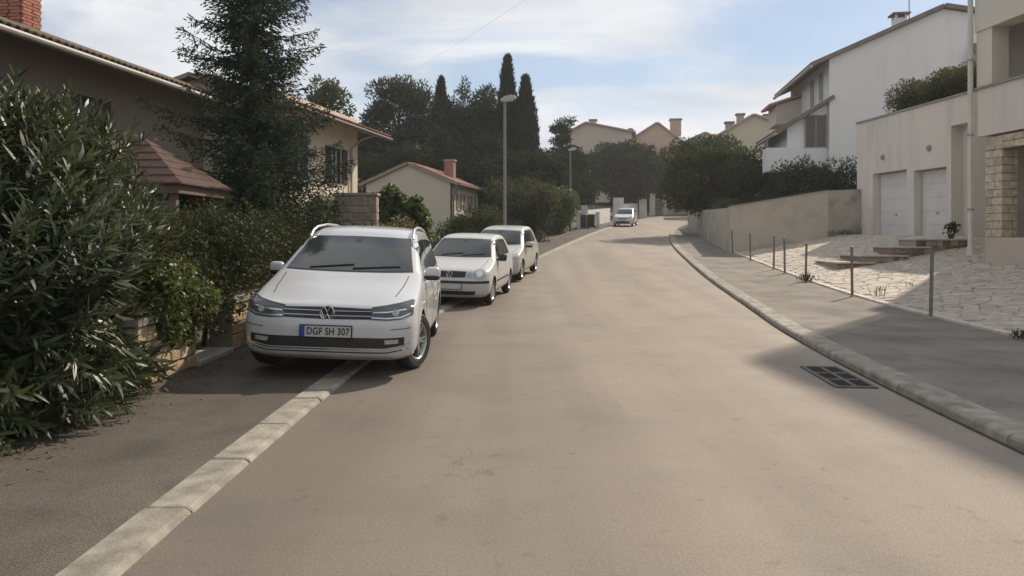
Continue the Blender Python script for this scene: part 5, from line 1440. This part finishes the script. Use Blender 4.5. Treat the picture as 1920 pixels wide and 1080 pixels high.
# ------------------------------------------------------------------ vegetation
def unit(n):
    v = rng.normal(size=(n, 3)); return v / np.linalg.norm(v, axis=1, keepdims=True)
def norm(a): return a / np.maximum(1e-9, np.linalg.norm(a, axis=1, keepdims=True))
def leaf_geo(P, D, N, Ln, Wd, six=False, droop=0.15):
    D = norm(D); S = norm(np.cross(D, N)); U2 = np.cross(S, D)
    Ln = np.broadcast_to(np.asarray(Ln, float), (len(P),))[:, None]; Wd = np.broadcast_to(np.asarray(Wd, float), (len(P),))[:, None]
    if six:
        pts = [P, P + D*Ln*.3 + S*Wd*.5, P + D*Ln*.68 + S*Wd*.44 - U2*Ln*droop*.45, P + D*Ln - U2*Ln*droop, P + D*Ln*.68 - S*Wd*.44 - U2*Ln*droop*.45, P + D*Ln*.3 - S*Wd*.5]
        tri = np.array([(0, 1, 5), (1, 2, 4), (1, 4, 5), (2, 3, 4)])
    else:
        pts = [P, P + D*Ln*.45 + S*Wd*.5, P + D*Ln - U2*Ln*droop, P + D*Ln*.45 - S*Wd*.5]
        tri = np.array([(0, 1, 2), (0, 2, 3)])
    k = len(pts)
    V = np.stack(pts, 1).reshape(-1, 3)
    F = (np.arange(len(P))[:, None, None] * k + tri[None]).reshape(-1, 3)
    return V, F
def leaves(name, P, D, N, Ln, Wd, mat, parent, six=False, droop=0.15):
    V, F = leaf_geo(P, D, N, Ln, Wd, six, droop)
    return link(name, fast_mesh(name, V, F), mat, parent)
bark = M('bark', (0.09, 0.07, 0.055), 0.95, (0.05, 0.04, 0.032), 6, 0.8, 20, stretch=(1, 1, 0.3))
twig_m = M('twig', (0.11, 0.085, 0.06), 0.9, (0.07, 0.06, 0.045), 8)

# --- oleander: shoots with whorls of long narrow leaves
ole = leafmat('oleander_leaf', [(0.015, 0.023, 0.009), (0.026, 0.039, 0.014), (0.042, 0.058, 0.022), (0.075, 0.092, 0.042), (0.05, 0.06, 0.022), (0.03, 0.046, 0.018), (0.085, 0.085, 0.035)], 0.42, 0.25, spec=0.42)
def oleander(label, base, c, r, nshoot, n_single, p=2.6):
    t = empty('oleander_bush', base, 0, label, 'bush', 'oleander bushes')
    c = np.array(c); r = np.array(r); b = np.array(base)
    u = unit(nshoot)
    sup = (np.abs(u) ** p).sum(1, keepdims=True) ** (-1 / p)
    rad = rng.uniform(0.0, 1.0, (nshoot, 1)) ** 0.30
    lump = 1 + 0.13 * np.sin(u[:, :1] * 7 + 1.0) * np.cos(u[:, 1:2] * 6) + 0.08 * np.sin(u[:, 2:3] * 9)
    tip = c + u * sup * rad * r * lump
    tip[:, 2] = np.maximum(tip[:, 2], 0.12)
    root = np.stack([b[0] + (tip[:, 0] - b[0]) * 0.25 + rng.normal(0, .12, nshoot), b[1] + (tip[:, 1] - b[1]) * 0.45 + rng.normal(0, .15, nshoot), np.full(nshoot, 0.1)], 1)
    tang = norm(norm(tip - c) * 0.8 + norm(tip - root) * 0.55 + np.array([0, 0, 0.25]) + rng.normal(0, .22, (nshoot, 3)))
    low = tip[:, 2] < 0.9
    tang[low, 2] -= 0.25; tang = norm(tang)
    nw, kk = 9, 3
    P = []; D = []; N = []; L = []
    for w in range(nw):
        s = w / (nw - 1)
        pos = tip - tang * (0.42 * (1 - s)) + np.array([0, 0, -0.05]) * (1 - s) ** 2
        side = norm(np.cross(tang, rng.normal(size=(nshoot, 3))))
        side2 = np.cross(tang, side)
        for k in range(kk):
            a = 2 * math.pi * k / kk + w * 0.9 + rng.uniform(-.3, .3, (nshoot, 1))
            rdir = side * np.cos(a) + side2 * np.sin(a)
            op = (1.0 - 0.65 * s)
            d = tang * (1 - op * 0.75) + rdir * op + rng.normal(0, .12, (nshoot, 3))
            P.append(pos); D.append(d); N.append(tang * op + rdir * (-(1 - op)) + 1e-3 + np.array([0, 0, 0.3])); L.append((0.145 + 0.045 * np.sin(math.pi * s)) * rng.uniform(.6, 1.25, nshoot))
    P, D, N, L = np.concatenate(P), norm(np.concatenate(D)), np.concatenate(N), np.concatenate(L)
    keep = (P[:, 2] > 0.06)
    P, D, N, L = P[keep], D[keep], N[keep], L[keep]
    # the leaves nearest the camera are pieces of their own, the mass behind is one part
    dist = np.linalg.norm(P - np.array([0, 0, 1.55]), axis=1)
    if n_single:
        vis = (P[:, 0] / P[:, 1] > -0.68)
        order = np.argsort(dist + np.where(vis, 0, 100) + rng.uniform(0, 1.2, len(P)))
        near, far = order[:n_single], order[n_single:]
        V0, F0 = leaf_geo(np.zeros((1, 3)), np.array([[0, 1.0, 0]]), np.array([[0, 0, 1.0]]), 1.0, 0.17, True)
        lme = fast_mesh('oleander_leaf', V0, F0); lme.materials.append(leafmat_obj)
        for i in near:
            d = Vector(D[i]); s_ = d.cross(Vector(N[i])).normalized(); u_ = s_.cross(d)
            o = link('leaf', lme, None, t)
            o.matrix_local = Matrix.Translation(Vector(P[i]) - Vector(base)) @ Matrix((s_, d, u_)).transposed().to_4x4() @ Matrix.Scale(float(L[i]), 4)
    else: far = np.arange(len(P))
    o = leaves('foliage', P[far] - b, D[far], N[far], L[far], L[far] * 0.165, ole, t, True, 0.12)
    tag(o, kind='stuff')
    m = MB()
    for i in range(0, nshoot, max(1, nshoot // 130)):
        a, e = Vector(root[i] - b), Vector(tip[i] - b); mid = a.lerp(e, 0.5) + Vector((0, 0, 0.15))
        m.tube([a, mid, e], [0.012, 0.008, 0.004], 4, False)
    tag(m.build('stems', twig_m, t, fix=False), kind='stuff')
def make_obj_leaf():
    m = bpy.data.materials.new('oleander_leaf_single'); MATS['ols'] = m; m.use_nodes = True
    n, l = m.node_tree.nodes, m.node_tree.links; b = n['Principled BSDF']
    b.inputs['Roughness'].default_value = 0.42; b.inputs['Specular IOR Level'].default_value = 0.42
    oi = n.new('ShaderNodeObjectInfo'); rp = n.new('ShaderNodeValToRGB')
    rp.color_ramp.elements[0].color = (0.028, 0.045, 0.017, 1); rp.color_ramp.elements[1].color = (0.085, 0.11, 0.05, 1)
    l.new(oi.outputs['Random'], rp.inputs[0]); l.new(rp.outputs[0], b.inputs['Base Color'])
    tr = n.new('ShaderNodeBsdfTranslucent'); tr.inputs['Color'].default_value = (0.09, 0.13, 0.04, 1)
    mx = n.new('ShaderNodeMixShader'); mx.inputs[0].default_value = 0.22
    l.new(b.outputs[0], mx.inputs[1]); l.new(tr.outputs[0], mx.inputs[2]); l.new(mx.outputs[0], n['Material Output'].inputs['Surface'])
    return m
leafmat_obj = make_obj_leaf()
oleander('big dark green oleander bush spilling over the left pavement in front', (-4.6, 5.9, 0.05), (-4.66, 6.0, 1.15), (1.42, 2.05, 1.65), 2800, 300)
oleander('taller oleander bush behind the front one, below the eaves of the long house', (-5.6, 8.5, 0.1), (-5.65, 8.6, 1.35), (1.5, 1.35, 1.75), 1100, 0)

# --- generic clumped foliage
def clump_points(centres, radii, n, shell=0.45):
    w = np.array([q[0]*q[1] + q[1]*q[2] + q[0]*q[2] for q in radii]); w = w / w.sum()
    idx = rng.choice(len(centres), n, p=w)
    u = unit(n)
    rad = 1 - shell * rng.uniform(0, 1, (n, 1)) ** 1.6
    P = np.array(centres)[idx] + u * rad * np.array(radii)[idx]
    return P, u
def foliage(name, centres, radii, n, ln, wd, mat, parent, up=0.2, jit=0.7, shell=0.5, origin=(0, 0, 0), six=False, zmin=None):
    P, u = clump_points(centres, radii, n, shell)
    if zmin is not None:
        k = P[:, 2] > zmin; P, u = P[k], u[k]; n = len(P)
    D = norm(u + np.array([0, 0, up]) + rng.normal(0, jit, (n, 3)))
    N = norm(u + np.array([0, 0, 0.5]) + rng.normal(0, .5, (n, 3)))
    L = ln * rng.uniform(.6, 1.3, n)
    o = leaves(name, P - np.array(origin), D, N, L, L * wd / ln, mat, parent, six)
    return o
def crown_clumps(c, r, n, cr, flat=0.8, fill=0.75, lo=-1.0):
    cs, rs = [], []
    while len(cs) < n:
        u = unit(1)[0]; k = rng.uniform(0.35, 1.0) ** 0.6 * fill
        p = np.array(c) + u * np.array(r) * k
        if u[2] < lo: continue
        s = cr * rng.uniform(0.65, 1.25)
        cs.append(p); rs.append((s, s, s * flat))
    return cs, rs
def tree(name, label, base, c, r, nclump, cr, nleaf, ln, wd, mat, trunk_r=0.18, flat=0.8, fill=0.85, group=None, cat='tree', up=0.2, shell=0.6, limbs=9, jit=0.7, extra=()):
    t = empty(name, base, 0, label, cat, group)
    cs, rs = crown_clumps(c, r, nclump, cr, flat, fill)
    for (e, er) in extra: cs.append(np.array(e)); rs.append(er)
    foliage('crown', cs, rs, nleaf, ln, wd, mat, t, up, jit, shell, base)
    b = Vector(base); cc = Vector(c)
    m = MB()
    topp = cc + Vector((0, 0, r[2] * 0.45))
    mid = b.lerp(cc, 0.5) + Vector((rng.normal(0, .15), rng.normal(0, .15), 0))
    m.tube([Vector((0, 0, -0.2)), mid - b, cc - b, topp - b], [trunk_r * 1.2, trunk_r, trunk_r * 0.7, trunk_r * 0.25], 8)
    for i in range(min(limbs, len(cs))):
        e = Vector(cs[i * (len(cs) // max(1, min(limbs, len(cs)))) % len(cs)]); s = b.lerp(cc, rng.uniform(.45, 1.0))
        m.tube([s - b, s.lerp(e, .5) + Vector((0, 0, .1)) - b, e - b], [trunk_r * .45, trunk_r * .3, trunk_r * .1], 5, False)
    m.build('trunk', bark, t, sm=60, fix=False)
    return t
def shrub(name, label, base, clumps, nleaf, ln, wd, mat, cat='shrub', group=None, up=0.25, shell=0.6, jit=0.7, six=False, stems=7):
    """clumps: list of (centre, radii) in world"""
    t = empty(name, base, 0, label, cat, group)
    cs = [np.array(q[0]) for q in clumps]; rs = [q[1] for q in clumps]
    foliage('foliage', cs, rs, nleaf, ln, wd, mat, t, up, jit, shell, base, six, base[2])
    m = MB(); b = Vector(base)
    for i in range(stems):
        e = Vector(cs[i % len(cs)]) + Vector((rng.normal(0, .1), rng.normal(0, .1), 0))
        s = Vector((e.x - b.x, e.y - b.y, 0)) * 0.5
        m.tube([s + Vector((0, 0, -.05)), (s + e - b) * 0.5 + Vector((rng.normal(0, .05), rng.normal(0, .05), 0)), e - b], [0.03, 0.022, 0.010], 5, False)
    m.build('stems', twig_m, t, fix=False)
    return t
def scatter(x0, x1, y0, y1, z0, z1, n, s0, s1):
    return [((rng.uniform(x0, x1), rng.uniform(y0, y1), rng.uniform(z0, z1)), tuple([rng.uniform(s0, s1)] * 3)) for _ in range(n)]

drk0 = leafmat('deep_green_leaf', [(0.018, 0.027, 0.012), (0.028, 0.04, 0.017), (0.038, 0.052, 0.022)], 0.75, 0.2, spec=0.12)  # darkest leaf greens, for the shrub at the spruce foot
photi = leafmat('photinia_leaf', [(0.022, 0.032, 0.011), (0.036, 0.05, 0.015), (0.028, 0.040, 0.013), (0.034, 0.046, 0.014), (0.05, 0.066, 0.02), (0.062, 0.034, 0.017)], 0.6, 0.2, spec=0.15)
ivy = leafmat('climber_leaf', [(0.035, 0.055, 0.014), (0.065, 0.09, 0.02), (0.10, 0.125, 0.03), (0.05, 0.072, 0.018)], 0.45, 0.4)
shrub('photinia_hedge', 'reddish green hedge over the tan wall left of the people carrier', (-4.15, 9.4, 0.1), scatter(-4.6, -3.75, 7.9, 11.6, .62, 1.65, 40, .28, .5), 22000, .065, .034, photi, 'hedge', up=0.3)
shrub('climbing_shrub', 'bright green climber hanging over the tan wall beside the oleander', (-3.9, 8.05, 0.3), scatter(-3.9, -3.55, 7.3, 8.75, .5, 1.15, 18, .15, .28), 8000, .055, .04, ivy, 'shrub', up=-0.2)
shrub('garden_shrub', 'dark garden shrub standing below the spruce', (-5.1, 14.0, 0.2), scatter(-5.9, -4.1, 12.4, 15.6, .6, 1.75, 26, .35, .6), 12000, .09, .045, photi, 'shrub')
shrub('garden_shrub', 'tall dark shrub at the foot of the spruce beside the boundary wall', (-5.2, 17.4, 0.2), scatter(-6.4, -4.35, 16.2, 18.6, .6, 2.5, 30, .4, .65), 15000, .10, .04, drk0, 'shrub')

# --- spruce
needle = leafmat('spruce_needle', [(0.020, 0.032, 0.018), (0.034, 0.052, 0.028), (0.05, 0.072, 0.042), (0.028, 0.042, 0.022)], 0.8, 0.15, spec=0.1)
def spruce(label, base, H, R0, nb):
    t = empty('spruce_tree', base, 0, label, 'tree')
    P, D = [], []; m = MB()
    m.tube([(0, 0, -.2), (0.03, 0, H * .4), (0, 0.02, H * .8), (0, 0, H)], [.17, .13, .06, .01], 8)
    for i in range(nb):
        f = (i + rng.uniform(0, 1)) / nb
        z = 0.5 + (H - 0.75) * f
        az_ = i * 2.399 + rng.normal(0, .35)
        rl = (R0 * (1 - z / (H + 0.4)) ** 0.62) * rng.uniform(.42, 1.32)
        if z < 4.2: rl *= 1.12
        d = np.array([math.cos(az_), math.sin(az_), 0]); n_ = max(4, int(rl / 0.055))
        s = np.linspace(0, 1, n_)
        drop = -0.22 * s + 0.34 * s ** 2.4 - 0.06
        pts = np.stack([d[0] * rl * s, d[1] * rl * s, z + rl * drop], 1)
        m.tube([tuple(pts[0]), tuple(pts[n_ // 2]), tuple(pts[-1])], [.022, .014, .005], 4, False)
        side = np.array([-d[1], d[0], 0])
        for k in range(1, n_):
            sk = s[k]
            tl = (0.10 + 0.34 * (1 - sk) ** 0.7 * min(1, rl)) * rng.uniform(.6, 1.2)
            for sg in (-1, 1):
                td = norm((d * 0.55 + side * sg * 0.8 + np.array([0, 0, -0.55 * rng.uniform(.3, 1.4)]))[None])[0]
                q = np.linspace(0.05, 1, max(3, int(tl / 0.05)))
                pp = pts[k] + td * (q[:, None] * tl) + np.array([0, 0, -0.25 * tl])[None] * (q[:, None] ** 2)
                P.append(pp); D.append(np.repeat(td[None], len(pp), 0))
            P.append(pts[k][None] + rng.normal(0, .01, (2, 3))); D.append(np.repeat((d * .8 + np.array([0, 0, .3]))[None], 2, 0))
    P = np.concatenate(P); D = np.concatenate(D)
    P = P + rng.normal(0, .012, P.shape); D = norm(D + rng.normal(0, .45, D.shape))
    leaves('crown', P, D, unit(len(P)), rng.uniform(.08, .16, len(P)), .036, needle, t)
    m.build('trunk', bark, t, sm=60, fix=False)
    print('spruce needles', len(P))
spruce('tall dark spruce between the two houses on the left', (-5.72, 16.5, 0.15), 10.4, 2.05, 270)

# --- shrubs behind the parked cars
fig = leafmat('fig_leaf', [(0.04, 0.065, 0.018), (0.07, 0.10, 0.03), (0.10, 0.135, 0.04), (0.055, 0.085, 0.024)], 0.5, 0.35)
ygr = leafmat('dry_green_leaf', [(0.085, 0.085, 0.03), (0.12, 0.115, 0.045), (0.15, 0.13, 0.06), (0.07, 0.08, 0.026)], 0.6, 0.35)
olv = leafmat('olive_green_leaf', [(0.035, 0.045, 0.020), (0.055, 0.068, 0.03), (0.075, 0.085, 0.04)], 0.75, 0.28, spec=0.12)
drk = leafmat('dark_green_leaf', [(0.020, 0.030, 0.014), (0.032, 0.045, 0.020), (0.045, 0.06, 0.028), (0.026, 0.04, 0.017)], 0.85, 0.2, spec=0.08)
shrub('fig_tree', 'leafy green fig beside the grey boundary wall, before the gabled house', (-3.75, 22.5, 0.2), [((-3.9, 22.5, 2.0), (.55, .5, .5)), ((-3.3, 22.6, 2.15), (.45, .45, .45)), ((-4.3, 22.6, 2.45), (.25, .3, .3)), ((-3.65, 22.4, 2.65), (.3, .3, .3)), ((-2.9, 22.7, 1.9), (.4, .4, .4)), ((-3.0, 22.6, 2.4), (.25, .25, .25)), ((-3.5, 22.4, 1.4), (.8, .5, .5))], 3200, .19, .15, fig, 'tree', up=0.1, six=True)
shrub('dry_shrub', 'low yellowish green shrubs behind the roof of the people carrier', (-3.7, 20.6, 0.15), scatter(-4.9, -2.9, 18.6, 21.5, .7, 1.55, 22, .35, .55), 9000, .10, .05, ygr, 'shrub')
shrub('rounded_shrub', 'rounded dark shrub beside the tall street lamp', (-1.75, 31.5, 0.7), [((-1.8 + rng.uniform(-.9, .9), 31.5 + rng.uniform(-.8, .8), 1.75 + rng.uniform(-.7, .55)), (.6, .6, .55)) for _ in range(16)], 9000, .12, .06, olv, 'shrub')
shrub('roadside_bush', 'olive green bush mass right of the tall street lamp', (0.6, 40.5, 1.0), [((0.6 + rng.uniform(-1.5, 1.4), 41 + rng.uniform(-1.4, 1.4), 2.6 + rng.uniform(-1.5, 1.5)), (.8, .8, .75)) for _ in range(26)], 12000, .17, .085, olv, 'bush')
shrub('roadside_bush', 'yellowish green bush by the thin lamp post, left of the bins', (3.0, 49.5, 1.4), [((3.1 + rng.uniform(-1.2, 0.7), 50 + rng.uniform(-1.2, 1.2), 2.9 + rng.uniform(-1.4, 1.3)), (.75, .75, .7)) for _ in range(20)], 8000, .19, .1, ygr if False else fig, 'bush')
hd = [((Pl(y) - 0.75 + rng.uniform(-.25, .2), y, g(y) + rng.uniform(.3, .85)), (.5, .55, .45)) for y in np.arange(24.5, 55, 0.55)]
shrub('verge_hedge', 'low dark hedge along the back of the left pavement beyond the cars', (Pl(38) - 0.8, 38, 0.25), hd, 15000, .13, .06, drk, 'hedge', stems=20)

# --- tall trees behind the small house
pine = leafmat('pine_foliage', [(0.026, 0.036, 0.018), (0.042, 0.056, 0.028), (0.06, 0.075, 0.038), (0.034, 0.046, 0.022)], 0.85, 0.25, spec=0.08)
pale_t = leafmat('pale_tree_leaf', [(0.055, 0.07, 0.03), (0.08, 0.098, 0.045), (0.07, 0.085, 0.035)], 0.85, 0.3, spec=0.08)
cyp = leafmat('cypress_foliage', [(0.018, 0.027, 0.016), (0.028, 0.04, 0.022), (0.04, 0.053, 0.030)], 0.9, 0.12, spec=0.06)
G2 = 'tall trees behind the small gabled house'
tree('pine_tree', 'broad tall pine standing behind the gable of the small house', (-9.3, 60, 2.3), (-9.1, 60, 9.4), (2.75, 2.5, 5.4), 90, 1.0, 27000, .34, .10, pine, .3, .8, .95, G2)
tree('pine_tree', 'narrower ragged tree left of the tall cypresses, nearest the broad pine', (-5.6, 62, 2.3), (-5.5, 62, 9.0), (1.8, 1.6, 4.7), 52, .75, 14000, .32, .10, pine, .24, .9, 1.0, G2)
tree('pine_tree', 'ragged tree with pointed leader in the middle of the tall group', (-3.7, 63, 2.3), (-3.7, 63, 9.4), (1.8, 1.6, 4.9), 52, .75, 14000, .32, .10, pine, .24, .9, 1.0, G2, extra=[((-4.0, 63, 13.9), (.45, .45, .9))])
tree('pine_tree', 'open crowned tree just left of the tall street lamp head', (-2.1, 61, 2.3), (-2.1, 61, 8.6), (1.8, 1.6, 4.7), 50, .75, 14000, .32, .10, pine, .24, .85, 1.0, G2, extra=[((-1.9, 61, 13.0), (.55, .55, .8))])
tree('leafy_tree', 'pale green leafy tree behind the roof of the lit house', (-12.0, 50, 2.0), (-12.1, 50, 9.3), (1.35, 1.4, 2.9), 30, .65, 7000, .26, .12, pale_t, .2, .9, .95)
tree('leafy_tree', 'small leafy tree between the lit house roof and the broad pine', (-11.2, 58, 2.0), (-11.6, 58, 7.6), (1.6, 1.4, 2.6), 26, .6, 5000, .28, .12, pine, .2, .9, .95)
def cypress(label, base, H, rmax, n):
    t = empty('cypress_tree', base, 0, label, 'tree', 'cypresses behind the street lamp')
    f = rng.uniform(0.03, 1, n); a = rng.uniform(0, 2*math.pi, n)
    prof = rmax * np.minimum(1, (1 - f) * 2.2 + 0.04) ** 0.8 * np.minimum(1, .55 + f * 2)
    lump = 1 + .16 * np.sin(a * 3 + f * 19) + .10 * np.sin(a * 5 - f * 31)
    rr = prof * lump * (1 - .5 * rng.uniform(0, 1, n) ** 2)
    P = np.stack([rr * np.cos(a), rr * np.sin(a), f * H], 1)
    D = norm(np.stack([np.cos(a) * .35, np.sin(a) * .35, np.ones(n)], 1) + rng.normal(0, .25, (n, 3)))
    N = norm(np.stack([np.cos(a), np.sin(a), np.full(n, .2)], 1) + rng.normal(0, .3, (n, 3)))
    leaves('crown', P, D, N, rng.uniform(.3, .6, n), .13, cyp, t)
    MB().tube([(0, 0, -.3), (0, 0, H * .5), (0, 0, H * .95)], [.2, .12, .02], 8).build('trunk', bark, t, sm=60)
cypress('taller slim cypress directly behind the street lamp head', (-0.35, 58, 2.1), 13.1, 0.95, 9000)
cypress('shorter cypress just right of the tallest one', (1.05, 57, 2.1), 11.3, 1.0, 8500)
cypress('low cypress crown left of the two slim cypresses', (-1.6, 57, 2.1), 8.6, 1.1, 7000)
cypress('pointed dark conifer rising among the ragged trees left of the lamp', (-5.75, 60.5, 2.1), 11.9, 0.85, 7000)
tree('cedar_tree', 'cedar with drooping leader in front of the pinkish far house', (4.3, 66, 2.5), (4.4, 66, 8.2), (1.7, 1.7, 3.2), 30, .6, 8000, .34, .09, drk, .22, .35, 1.0, extra=[((4.6, 66, 11.4), (.9, .5, .25)), ((5.1, 66, 11.75), (.6, .3, .14)), ((4.3, 66, 10.9), (.9, .9, .35))], up=-0.1)
tree('dark_tree', 'broad dark tree over the far white car', (13.2, 87, 3.6), (13.0, 87, 8.9), (4.2, 3.5, 3.9), 70, 1.1, 17000, .46, .17, drk, .35, .6, .95)
tree('dark_tree', 'dark leafy tree behind the thin lamp post', (5.6, 72, 3.0), (5.8, 72, 7.0), (2.4, 2.0, 3.0), 40, .9, 9000, .36, .14, drk, .25, .8, .95)
tree('leafy_tree', 'dark green tree beside the olive bush right of the cypresses', (1.9, 52, 1.8), (2.0, 52, 5.2), (1.9, 1.8, 2.4), 34, .75, 9000, .27, .11, drk, .2, .8, .95)
tree('leafy_tree', 'shaded dark tree behind the tall street lamp, under the cypresses', (-2.2, 53, 1.8), (-1.8, 53, 5.6), (2.4, 1.8, 3.0), 46, .9, 13000, .28, .11, drk, .2, .8, .95)
tree('leafy_tree', 'shaded dark tree filling the gap left of the small house roof', (-8.2, 52, 1.8), (-8.2, 53, 5.4), (2.6, 1.8, 2.8), 38, .9, 9000, .30, .12, drk, .2, .8, .95)
tree('dark_tree', 'dark tree beyond the white pillar at the bend of the street', (18.6, 101, 4.2), (18.6, 102, 9.0), (3.4, 3.0, 4.2), 50, 1.1, 9000, .5, .2, drk, .3, .7, .95)

tree('leafy_tree', 'dark tree mass directly behind the chimney of the small house', (-5.2, 57, 2.0), (-5.2, 57, 5.9), (2.6, 1.8, 3.4), 46, .95, 12000, .30, .12, drk, .2, .8, .95)
tree('leafy_tree', 'low dark tree between the cypresses and the cedar', (3.2, 60, 2.2), (3.1, 60, 6.0), (1.6, 1.5, 2.6), 30, .75, 7000, .28, .11, drk, .2, .8, .95)
# --- trees and hedge behind the right-hand wall
rt = leafmat('right_tree_leaf', [(0.034, 0.046, 0.022), (0.054, 0.07, 0.033), (0.078, 0.094, 0.046), (0.044, 0.058, 0.027)], 0.8, 0.28, spec=0.1)
tree('bushy_tree', 'big bushy tree hanging over the cream wall at the bend', (12.3, 44.5, 2.9), (12.0, 45.0, 5.2), (2.95, 3.2, 2.5), 90, .8, 32000, .20, .085, rt, .25, .85, .95)
tree('bushy_tree', 'lower bushy tree right of the big one, above the cream wall', (14.2, 42, 2.9), (14.6, 42.5, 4.7), (1.9, 1.8, 1.6), 40, .6, 12000, .19, .08, rt, .2, .85, .95)
hd = [((rng.uniform(13.6, 18.2), rng.uniform(36.6, 38.2), rng.uniform(2.9, 4.9)), (.65, .6, .6)) for _ in range(60)]
shrub('tall_hedge', 'tall dark hedge between the bushy trees and the garage block', (15.8, 37.4, 2.2), hd, 17000, .15, .065, drk, 'hedge', stems=14)
hd = [((9.6 + (y - 31.5) * 0.168 + rng.uniform(0, .7), y, 2.6 + (y - 31) * .03 + rng.uniform(-.1, .35)), (.5, .5, .4)) for y in np.arange(38, 56, 0.6)] + [((max(9.4 + (y - 31) * .168, Rf(y) + 1.7) + rng.uniform(0, .8), y, g(y) + rng.uniform(.4, 2.4)), (.7, .7, .6)) for y in np.arange(55, 76, .28)]
shrub('wall_top_hedge', 'dark foliage falling over the top of the long cream wall', (11.5, 45, 2.2), hd, 17000, .17, .07, rt, 'hedge', stems=12)
hd = [((rng.uniform(10.3, 14.0), rng.uniform(32.2, 34.5), rng.uniform(2.5, 2.95)), (.55, .5, .4)) for _ in range(22)]
shrub('garden_planting', 'low dark planting just behind the cream wall left of the garage', (12, 33.4, 1.9), hd, 8000, .12, .055, drk, 'shrub', stems=10)
# bush on the garage terrace, plants by the steps and porch
shrub('terrace_bush', 'dense green bush on the garage roof terrace before the white house', (15.9, 28.0, 5.95), [((15.8 + rng.uniform(-.3, .9), 28.1 + rng.uniform(-2.3, 2.2), 6.6 + rng.uniform(-.25, .75)), (.45, .5, .42)) for _ in range(60)], 26000, .085, .045, olv, 'bush')
def potted(label, loc, pr, ph, fr_, n, mat, ln, wd):
    t = empty('potted_plant', loc, 0, label, 'plant', 'potted plants by the porch')
    MB().lathe([(pr * .7, 0), (pr, ph), (pr * 1.08, ph), (pr * 1.08, ph * .88), (pr * .9, ph * .86), (pr * .85, ph * .9), (0, ph * .9)], n=16).build('pot', M('dark_pot', (0.075, 0.06, 0.05), 0.85, (0.10, 0.08, 0.065), 8), t, sm=40)
    cs = [(rng.normal(0, fr_ * .35), rng.normal(0, fr_ * .35), ph + fr_ * rng.uniform(.4, 1.1)) for _ in range(7)]
    foliage('foliage', [np.array(q) for q in cs], [(fr_ * .45,) * 3] * 7, n, ln, wd, mat, t, 0.3)
potted('potted plant at the head of the stone steps beside the downpipe', (13.35, 22.7, 1.425), .10, .16, .22, 260, olv, .10, .045)
potted('potted plant on the porch behind the stone pillar', (13.25, 18.1, 1.485), .17, .3, .42, 650, fig, .14, .07)

# --- weeds and fallen leaves
def weed(label, loc, n, h, mat=ygr, spread=.12):
    t = empty('weed_tuft', loc, 0, label, 'weed', 'weeds along the courtyard edge')
    P = np.stack([rng.normal(0, spread, n), rng.normal(0, spread, n), np.zeros(n)], 1)
    D = norm(np.stack([rng.normal(0, .35, n), rng.normal(0, .35, n), np.ones(n)], 1))
    bl_ = leaves('blades', P, D, unit(n), rng.uniform(.5, 1.1, n) * h, .016, mat, t, True, .25)
    q = rng.integers(0, n, n); P2 = P[q] + D[q] * (rng.uniform(.3, .9, (n, 1)) * h)
    tag(bl_, kind='stuff')
    bl_ = leaves('leaflets', P2, unit(n), unit(n), .05, .03, mat, t); tag(bl_, kind='stuff')
weed('bushy weed at the foot of the third metal post', (8.02, 20.35, g(20.4) + .1), 70, .26, olv, .09)
weed('thin weeds on the edge of the sunlit paving right of the second post', (8.0, 16.2, court_z(8.0, 16.2)), 14, .34, ygr, .10)
weed('small weeds between the shaded paving stones near the first post', (9.2, 17.2, court_z(9.2, 17.2)), 6, .14, olv, .10)
weed('green tuft on the pavement edge at the far right', (7.12, 10.42, g(10.3) + .09), 40, .16, olv, .06)
weed('weeds growing at the foot of the plinth by the garage wall', (13.4, 29.9, court_z(13.4, 29.9)), 60, .3, olv, .25)
n = 420
x = -3.62 + np.abs(rng.normal(0, .28, n)); y = rng.uniform(4.2, 9.5, n)
P = np.stack([x, y, np.full(n, KL + .004)], 1)
D = norm(np.stack([rng.normal(size=n), rng.normal(size=n), np.abs(rng.normal(0, .12, n))], 1))
lit = leaves('fallen_leaves', P, D, np.tile(np.array([[0.05, 0.02, 1.0]]), (n, 1)), rng.uniform(.03, .10, n), .017, leafmat('dry_leaf', [(0.10, 0.075, 0.04), (0.15, 0.11, 0.06), (0.07, 0.05, 0.03)], .8, .1), None, False, .1)
tag(lit, 'dry fallen leaves lying under the oleander on the left pavement', 'leaves', kind='stuff')

# ------------------------------------------------------------------ haze
hz = MB().box(-140, 160, -60, 160, -2.0, 22.0).build('haze', None); tag(hz, kind='stuff')
hm = bpy.data.materials.new('haze_air'); hm.use_nodes = True
hn, hl_ = hm.node_tree.nodes, hm.node_tree.links
hn.remove(hn['Principled BSDF'])
pv = hn.new('ShaderNodeVolumePrincipled'); pv.inputs['Color'].default_value = (0.94, 0.95, 0.97, 1)
pv.inputs['Density'].default_value = 0.0006; pv.inputs['Anisotropy'].default_value = 0.35
hl_.new(pv.outputs[0], hn['Material Output'].inputs['Volume'])
hz.data.materials.append(hm)
